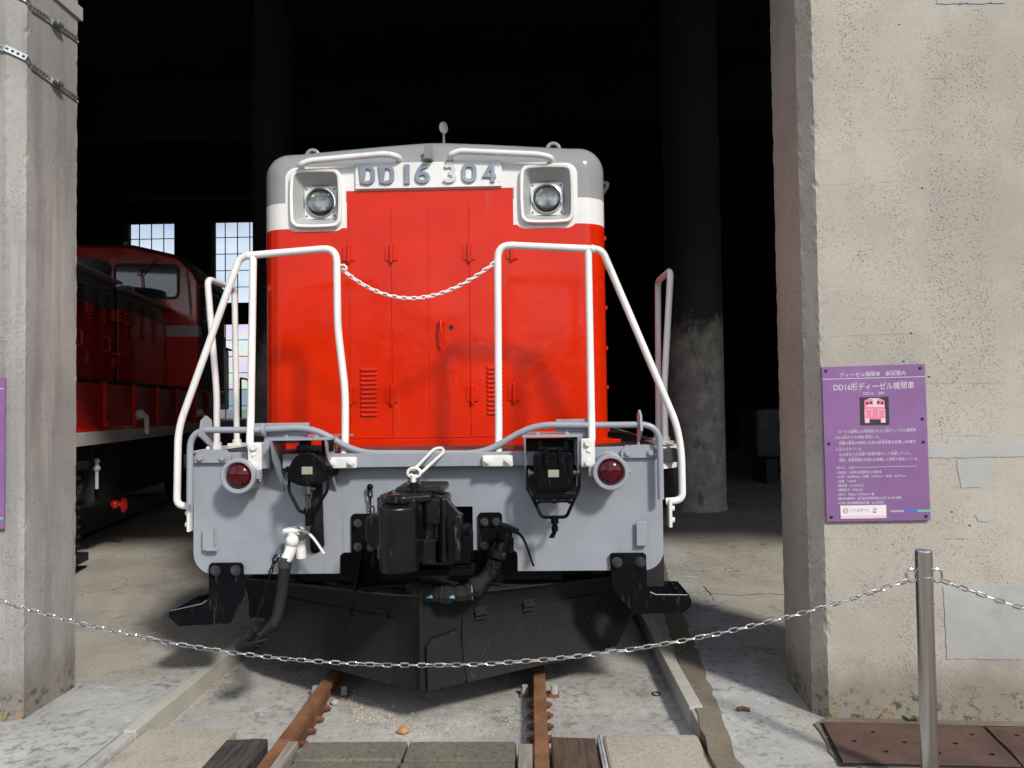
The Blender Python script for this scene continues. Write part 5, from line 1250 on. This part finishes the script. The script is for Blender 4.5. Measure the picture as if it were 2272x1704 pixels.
for r4 in ((572, 520, 626, 524), (620, 520, 625, 590), (680, 520, 730, 524), (680, 520, 685, 590), (566, 524, 571, 596), (735, 524, 740, 592)): flat(rect(*r4), 'photo_print', M['sticker'], .0076, ph)
for r4 in ((572, 455, 590, 475), (606, 450, 624, 470), (672, 448, 690, 468), (706, 452, 724, 472), (605, 610, 700, 640)): flat(rect(*r4), 'photo_print', M['print_dark'], .0078, ph)
for body, x0, x1, y, s in (('ローカル線用に65両製造された小型ディーゼル機関車', 322, 1015, 714, 33), ('DD16形のうち4両を改造した。', 297, 695, 770, 33), ('当機は車体の両側に大型の除雪装置を装備し300番代', 327, 1018, 817, 33), ('に区分されている。', 302, 540, 877, 33), ('2015年まで大糸線で排雪列車として活躍していた。', 330, 975, 920, 33), ('現在、除雪装置は片側のみ装備した状態で保存している。', 330, 1040, 970, 33), ('DD16　304', 305, 467, 1043, 29),
        ('▪改造年：1983年 旧国鉄松任工場改造', 312, 712, 1084, 27), ('▪全長：35,840mm／全幅：2,999mm／全高：4,077mm', 312, 925, 1120, 27), ('▪自重：118.00t', 313, 483, 1164, 27), ('▪軸配置：2-2-B-B-2-2', 314, 548, 1202, 27), ('▪機関形式：DML61Z', 315, 540, 1241, 27), ('▪出力：800ps/1330rpm×1基', 316, 647, 1280, 27), ('▪最終配置箇所：金沢総合車両所富山支所 2015年 廃車', 317, 889, 1316, 27), ('▪旧津山扇形機関車庫収蔵：2015年8月', 318, 730, 1357, 27)):
    line(body, x0, x1, y, s)
for body, x0, x1, y in (('せんよう', 447, 482, 693), ('りょう', 558, 584, 692), ('せいぞう', 600, 634, 690), ('こがた', 746, 776, 686), ('きかんしゃ', 946, 992, 683), ('がた', 376, 398, 752), ('かいぞう', 570, 606, 746), ('とうき', 338, 366, 800), ('しゃたい', 420, 458, 798), ('じょせつそうち', 700, 768, 794), ('ねん', 402, 422, 906), ('おおいとせん', 500, 556, 902), ('かつやく', 800, 838, 893), ('げんざい', 340, 372, 953), ('じょせつそうち', 425, 490, 950)):
    line(body, x0, x1, y, 10)
flat([(478, 1040), (1027, 1028), (1027, 1031), (478, 1043)], 'rule', M['print_white'])
st = flat([(340, 1382), (752, 1376), (756, 1494), (344, 1501)], 'sticker', M['sticker'], .0062)
flat([(343, 1470), (755, 1464), (756, 1492), (344, 1499)], 'sticker_band', M['pink_pale'], .0068, st)
flat([(388+26*math.cos(R(a)), 1427+26*math.sin(R(a))) for a in range(0, 360, 15)], 'icon', M['print_grey'], .0068, st)
flat(rect(383, 1424, 394, 1446), 'icon', M['sticker'], .0074, st); flat([(388+6*math.cos(R(a)), 1414+6*math.sin(R(a))) for a in range(0, 360, 30)], 'icon', M['sticker'], .0074, st)
line('つやま声ナビ', 424, 606, 1423, 38, 'print_grey', off=.0070, par=st)
flat([(642, 1405), (666, 1403), (660, 1444), (636, 1446)], 'icon', M['print_dark'], .0068, st); flat([(645, 1410), (662, 1408), (658, 1437), (641, 1439)], 'icon', M['pink_pale'], .0074, st)
for x0, x1, m in ((793, 911, 'print_grey'), (912, 1032, 'print_blue'), (1033, 1149, 'print_green')):
    y = 1433-(x0-793)*.017; flat([(x0, y-8), (x1, y-10), (x1, y+8), (x0, y+10)], 'colour_bar', M[m])
for x, y in ((210, 173), (1055, 149), (1075, 606), (1084, 813), (238, 829), (260, 1484), (1109, 1477)):
    p = SP(*zoomuv(x, y), .004); MB().lathe([(.007, 0), (.007, .002), (.005, .004), (.001, .0045)], p, wn, 12).build('screw', M['gasket'], sg)
# neighbouring board cut by the picture edge on the left pillar
lw = Vector((1, -.009, 0)).normalized(); ln_ = Vector((-.009, -1, 0)).normalized()
sg2 = empty('information_board', (-2.2, 3.44, .9), 'edge of a second purple board on the left pillar at the picture border', 'sign')
x1 = at(11.5, 1000, 3.448).x; z1, z0 = at(8, 837, 3.448).z, at(8, 1173, 3.448).z
MB().box(x1-.49, x1, 3.440, 3.452, z0, z1, .001, 1).build('panel', M['sign'], sg2)
MB().box(x1-.13, x1-.0005, 3.4385, 3.4397, z0+.045, z0+.055).build('colour_bar', M['print_green'], sg2)
MB().box(x1-.489, x1-.0005, 3.4385, 3.4397, z1-.056, z1-.053).build('rule', M['print_white'], sg2)

# perforated straps round the left pillar
xe = -1.8835
for name_lab, (zf, zb), fx in (('perforated steel strap round the left pillar, the higher one', (3.375, 3.03), 0), ('perforated steel strap round the left pillar, the lower one', (2.985, 2.61), 1)):
    zf = at(62, 0 if not fx else 130, 3.497).z; zb = at(160, 86 if not fx else 219, 3.885).z
    rt_ = empty('pillar_strap', (xe, 3.6, zf), name_lab, 'strap')
    pts = [Vector((-2.75, 3.452, zf+.06)), Vector((-1.975, 3.450, zf+.035)), Vector((-1.962, 3.452, zf+.034)), Vector((xe+.002, 3.490, zf)), Vector((xe+.004, 3.52, zf-.025)), Vector((xe-.001, 3.90, zb)), Vector((xe-.02, 3.915, zb-.01))]
    # band built as a ladder of webs between two edges, so the holes are real
    b = MB(); hw = .015
    cum = [0]
    for a, c in zip(pts, pts[1:]): cum.append(cum[-1]+(c-a).length)
    def on(d):
        for i in range(len(pts)-1):
            if d <= cum[i+1] or i == len(pts)-2: return pts[i].lerp(pts[i+1], (d-cum[i])/(cum[i+1]-cum[i])), i
    nrm_ = lambda i: (Vector((0, -1, 0)), Vector((0, -1, 0)), Vector((.4, -.9, 0)), Vector((.7, -.7, 0)), Vector((1, 0, 0)), Vector((.7, .7, 0)))[i]
    def quad(d0, d1, a0, a1):
        (p, i), (q_, j) = on(d0), on(d1); n_ = nrm_(i)*.0022; t = (q_-p).normalized(); u_ = (Vector((0, 0, 1))-t*t.z).normalized()
        c = [p+u_*a0, q_+u_*a0, q_+u_*a1, p+u_*a1]; b.add([x+n_ for x in c]+[x-n_*.4 for x in c], [(0, 1, 2, 3), (7, 6, 5, 4), (0, 1, 5, 4), (2, 3, 7, 6), (1, 2, 6, 5), (0, 3, 7, 4)])
    cuts = sorted(set([0, cum[-1]]+cum+[k*.012 for k in range(int(cum[-1]/.012)+1)]))
    for d0, d1 in zip(cuts, cuts[1:]):
        if d1-d0 < 1e-5: continue
        kk = int((d0+d1)/2/.012)
        quad(d0, d1, -hw, -.006); quad(d0, d1, .006, hw)
        if kk % 2: quad(d0, d1, -.006, .006)
    b.build('band', M['zinc'], rt_, smooth=0)
    yb = 3.70; zq = zf-.025+(zb-zf+.025)*(yb-3.52)/.38
    dd = Vector((0, .38, zb-zf+.025)).normalized(); c0 = Vector((xe+.008, yb, zq)); rx = Matrix.Rotation(math.atan2(dd.z, dd.y), 3, 'X')
    b = MB(); b.box(xe, xe+.012, yb-.030, yb+.030, zq-.018, zq+.018, .003, rot=rx); c1 = c0+Vector((.016, 0, 0)); b.cyl(c1-dd*.020, c1+dd*.024, .0125, n=14); b.cyl(c1-dd*.040, c1-dd*.020, .0085, n=6); b.build('worm_buckle', M['zinc'], rt_)
MB().box(-1.95, -1.874, 3.60, 3.93, 3.585, 3.66, .004).build('gate_channel', M['mortar'], rh)

# stainless bollards and the barrier chain
YC = 2.85
def bollard(x, lab):
    r = empty('bollard', (x, YC, 0), lab, 'bollard')
    b = MB(); b.lathe([(.0302, 0), (.0302, .884), (.0285, .8885), (.026, .889)], (x, YC, 0), (0, 0, 1), 36); b.build('post', M['steel'], r)
    MB().lathe([(.029, .0), (.0285, .002), (.001, .0025)], (x, YC, .8885), (0, 0, 1), 30).build('cap', M['steel'], r)
    MB().lathe([(.0306, 0), (.0312, .001), (.0312, .006), (.0306, .007)], (x, YC, .788), (0, 0, 1), 36).build('collar', M['zinc'], r)
    for s in (-1, 1):
        c = Vector((x+s*.0475, YC, .795))
        b = MB(); b.tube([c+Vector((.0185*math.cos(k*math.pi/10), 0, (.0185*math.sin(k*math.pi/10)+(.006 if math.sin(k*math.pi/10) > 0 else -.006)))) for k in range(20)], .0042, 8, closed=True); b.box(c.x-s*.018-.004, c.x-s*.018+.004, YC-.004, YC+.004, .777, .813, .001); b.build('ring', M['chain'], r)
    return r
bx = at(2049, 1230, YC).x; bz0 = bollard(bx, 'brushed stainless bollard before the right-hand wall')
xl = -1.79
bollard(xl, 'brushed stainless bollard beyond the left picture edge')
def catenary(p0, p1, sag, n=60):
    return [p0.lerp(p1, k/n)+Vector((0, 0, -sag*4*(k/n)*(1-k/n))) for k in range(n+1)]
bc = empty('barrier_chain', (.2, YC, .5), 'long polished chain sagging across the stall before the locomotive', 'chain')
chain(bc, catenary(Vector((xl+.064, YC, .787)), Vector((bx-.062, YC, .777)), .313, 90), .040, .0195, .0030, M['chain'], wob=.28)
bc2 = empty('barrier_chain', (2.4, YC, .6), 'short polished chain leaving the bollard towards the right edge', 'chain')
chain(bc2, catenary(Vector((bx+.062, YC, .777)), Vector((bx+2.6, YC-.25, .777)), .25, 60), .040, .0195, .0030, M['chain'], wob=.28)
bollard(bx+2.66, 'brushed stainless bollard beyond the right picture edge')

# rusty tread plate over the drain
dp = empty('drain_cover', (2.2, 3.25, 0), 'rusty steel tread plate with holes lying at the foot of the right wall', 'drain cover')
def drain(poly, hl, lab=None):
    hs = [[(x+.013*math.cos(R(a)), y+.013*math.sin(R(a))) for a in range(0, 360, 30)] for x, y in hl]
    return MB().prism(poly, .006, .013, 'Z', hs).build('cover_plate', M['tread'], dp, bevel=.001)
g = lambda x, y: tuple(on_z(1650+x*.30386, 1200+y*.30386, .013)[:2])
drain([g(575, 1320), g(1430, 1338), g(1735, 1352), g(1930, 1545), g(2030, 1642), g(725, 1610)], [g(938, 1392), g(802, 1458), g(1167, 1467), g(1034, 1535), g(1418, 1545), g(1540, 1476), g(1658, 1410), g(1806, 1556)])
drain([g(1850, 1442), g(1770, 1355), g(2300, 1360), g(2500, 1650), g(2040, 1640), g(1948, 1530)], [g(1990, 1418)])
MB().prism([g(555, 1316), g(2500, 1350), g(2520, 1660), g(700, 1625)], .0045, .0055, 'Z').build('drain_shade_sheet', M['dull_black'], dp, smooth=0)  # thin black sheet stands in for the shaded pit under the plate

# odds and ends on the ground
p = on_z(895, 1627, -.10)
b = bmesh.new(); bmesh.ops.create_icosphere(b, subdivisions=2, radius=.028)
for v in b.verts: v.co *= 1+rnd.uniform(-.16, .16); v.co.z *= .62; v.co.x *= 1.1
o = MB().bm(b, Matrix.Translation(p+Vector((0, 0, .014)))).build('stone', M['orange_stone'], smooth=20); tag(o, 'small orange stone lying between the rails', 'stone')
p = on_z(743, 1564, -.10)
b = bmesh.new(); bmesh.ops.create_icosphere(b, subdivisions=2, radius=.021)
for v in b.verts: v.co *= 1+rnd.uniform(-.1, .1); v.co.z *= .8
o = MB().bm(b, Matrix.Translation(p+Vector((0, 0, .013)))).build('stone', M['mortar'], smooth=40); tag(o, 'round pale pebble beside the left rail', 'stone')
p = on_z(1456, 1541, -.10)
o = MB().tube([p+Vector((.021*math.cos(k*math.pi/8), .024*math.sin(k*math.pi/8), .004)) for k in range(15)], .004, 6).build('wire_ring', M['gasket'], smooth=60); tag(o, 'small black wire ring on the concrete right of the rail', 'ring')
p = on_z(1650, 1577, .003)
o = MB().tube([p+Vector((-.03, 0, .006)), p+Vector((0, .004, .010)), p+Vector((.028, -.004, .005))], .010, 8).build('leaf_scrap', M['rail_dark'], smooth=60); tag(o, 'curled brown scrap on the bleached apron', 'scrap')
def pebbles(name, n, fn, rr, mat_, seed):
    r = random.Random(seed); m = MB()
    for _ in range(n):
        x, y, z = fn(r); s = rr*r.uniform(.35, 1.25)
        b = bmesh.new(); bmesh.ops.create_icosphere(b, subdivisions=1, radius=s)
        for v in b.verts: v.co *= 1+r.uniform(-.25, .25); v.co.z *= .65
        m.bm(b, Matrix.Translation((x, y, z+s*.3)))
    o = m.build(name, mat_, smooth=25, origin=(0, 0, 0)); tag(o, kind='stuff'); return o
def f1(r):
    if r.random() < .72:
        u = abs(r.gauss(0, .16)); return (-.49+u, 3.98-u*.75+r.gauss(0, .055), -.10)
    return (r.uniform(-.3, .5), r.gauss(3.62, .09), -.10)
pebbles('gravel', 420, f1, .0075, M['pebble'], 4)
pebbles('gravel', 110, lambda r: (r.uniform(.62, 1.25), r.uniform(3.4, 4.5), -.10), .0042, M['pebble'], 8)
pebbles('gravel', 170, lambda r: (r.uniform(-2.4, -1.4), r.uniform(3.95, 6.5), 0.0), .0055, M['pebble'], 9)
pebbles('gravel', 90, lambda r: (r.uniform(1.42, 1.85), r.uniform(3.05, 4.9), 0.002), .0045, M['pebble'], 12)
pebbles('gravel', 90, lambda r: (-1.27+abs(r.gauss(0, .012)), r.uniform(3.46, 4.6), -.10), .006, M['pebble'], 13)
# little weed at the foot of the wall
p = on_wall(2020, 1598, .012); p.z = .004
wd = empty('weed', p, 'tiny green weed growing at the foot of the right wall', 'weed')
r = random.Random(2)
for k in range(14):
    a = r.uniform(0, 6.283); l = r.uniform(.022, .042); d = Vector((math.cos(a), math.sin(a)*.7-.2, r.uniform(.2, .9))).normalized(); s_ = d.cross(Vector((0, 0, 1))).normalized()*l*.28
    MB().add([p, p+d*l*.5+s_, p+d*l+Vector((0, 0, -.004)), p+d*l*.5-s_], [(0, 1, 2, 3)]).build('leaf', M['leaf'], wd, smooth=0)
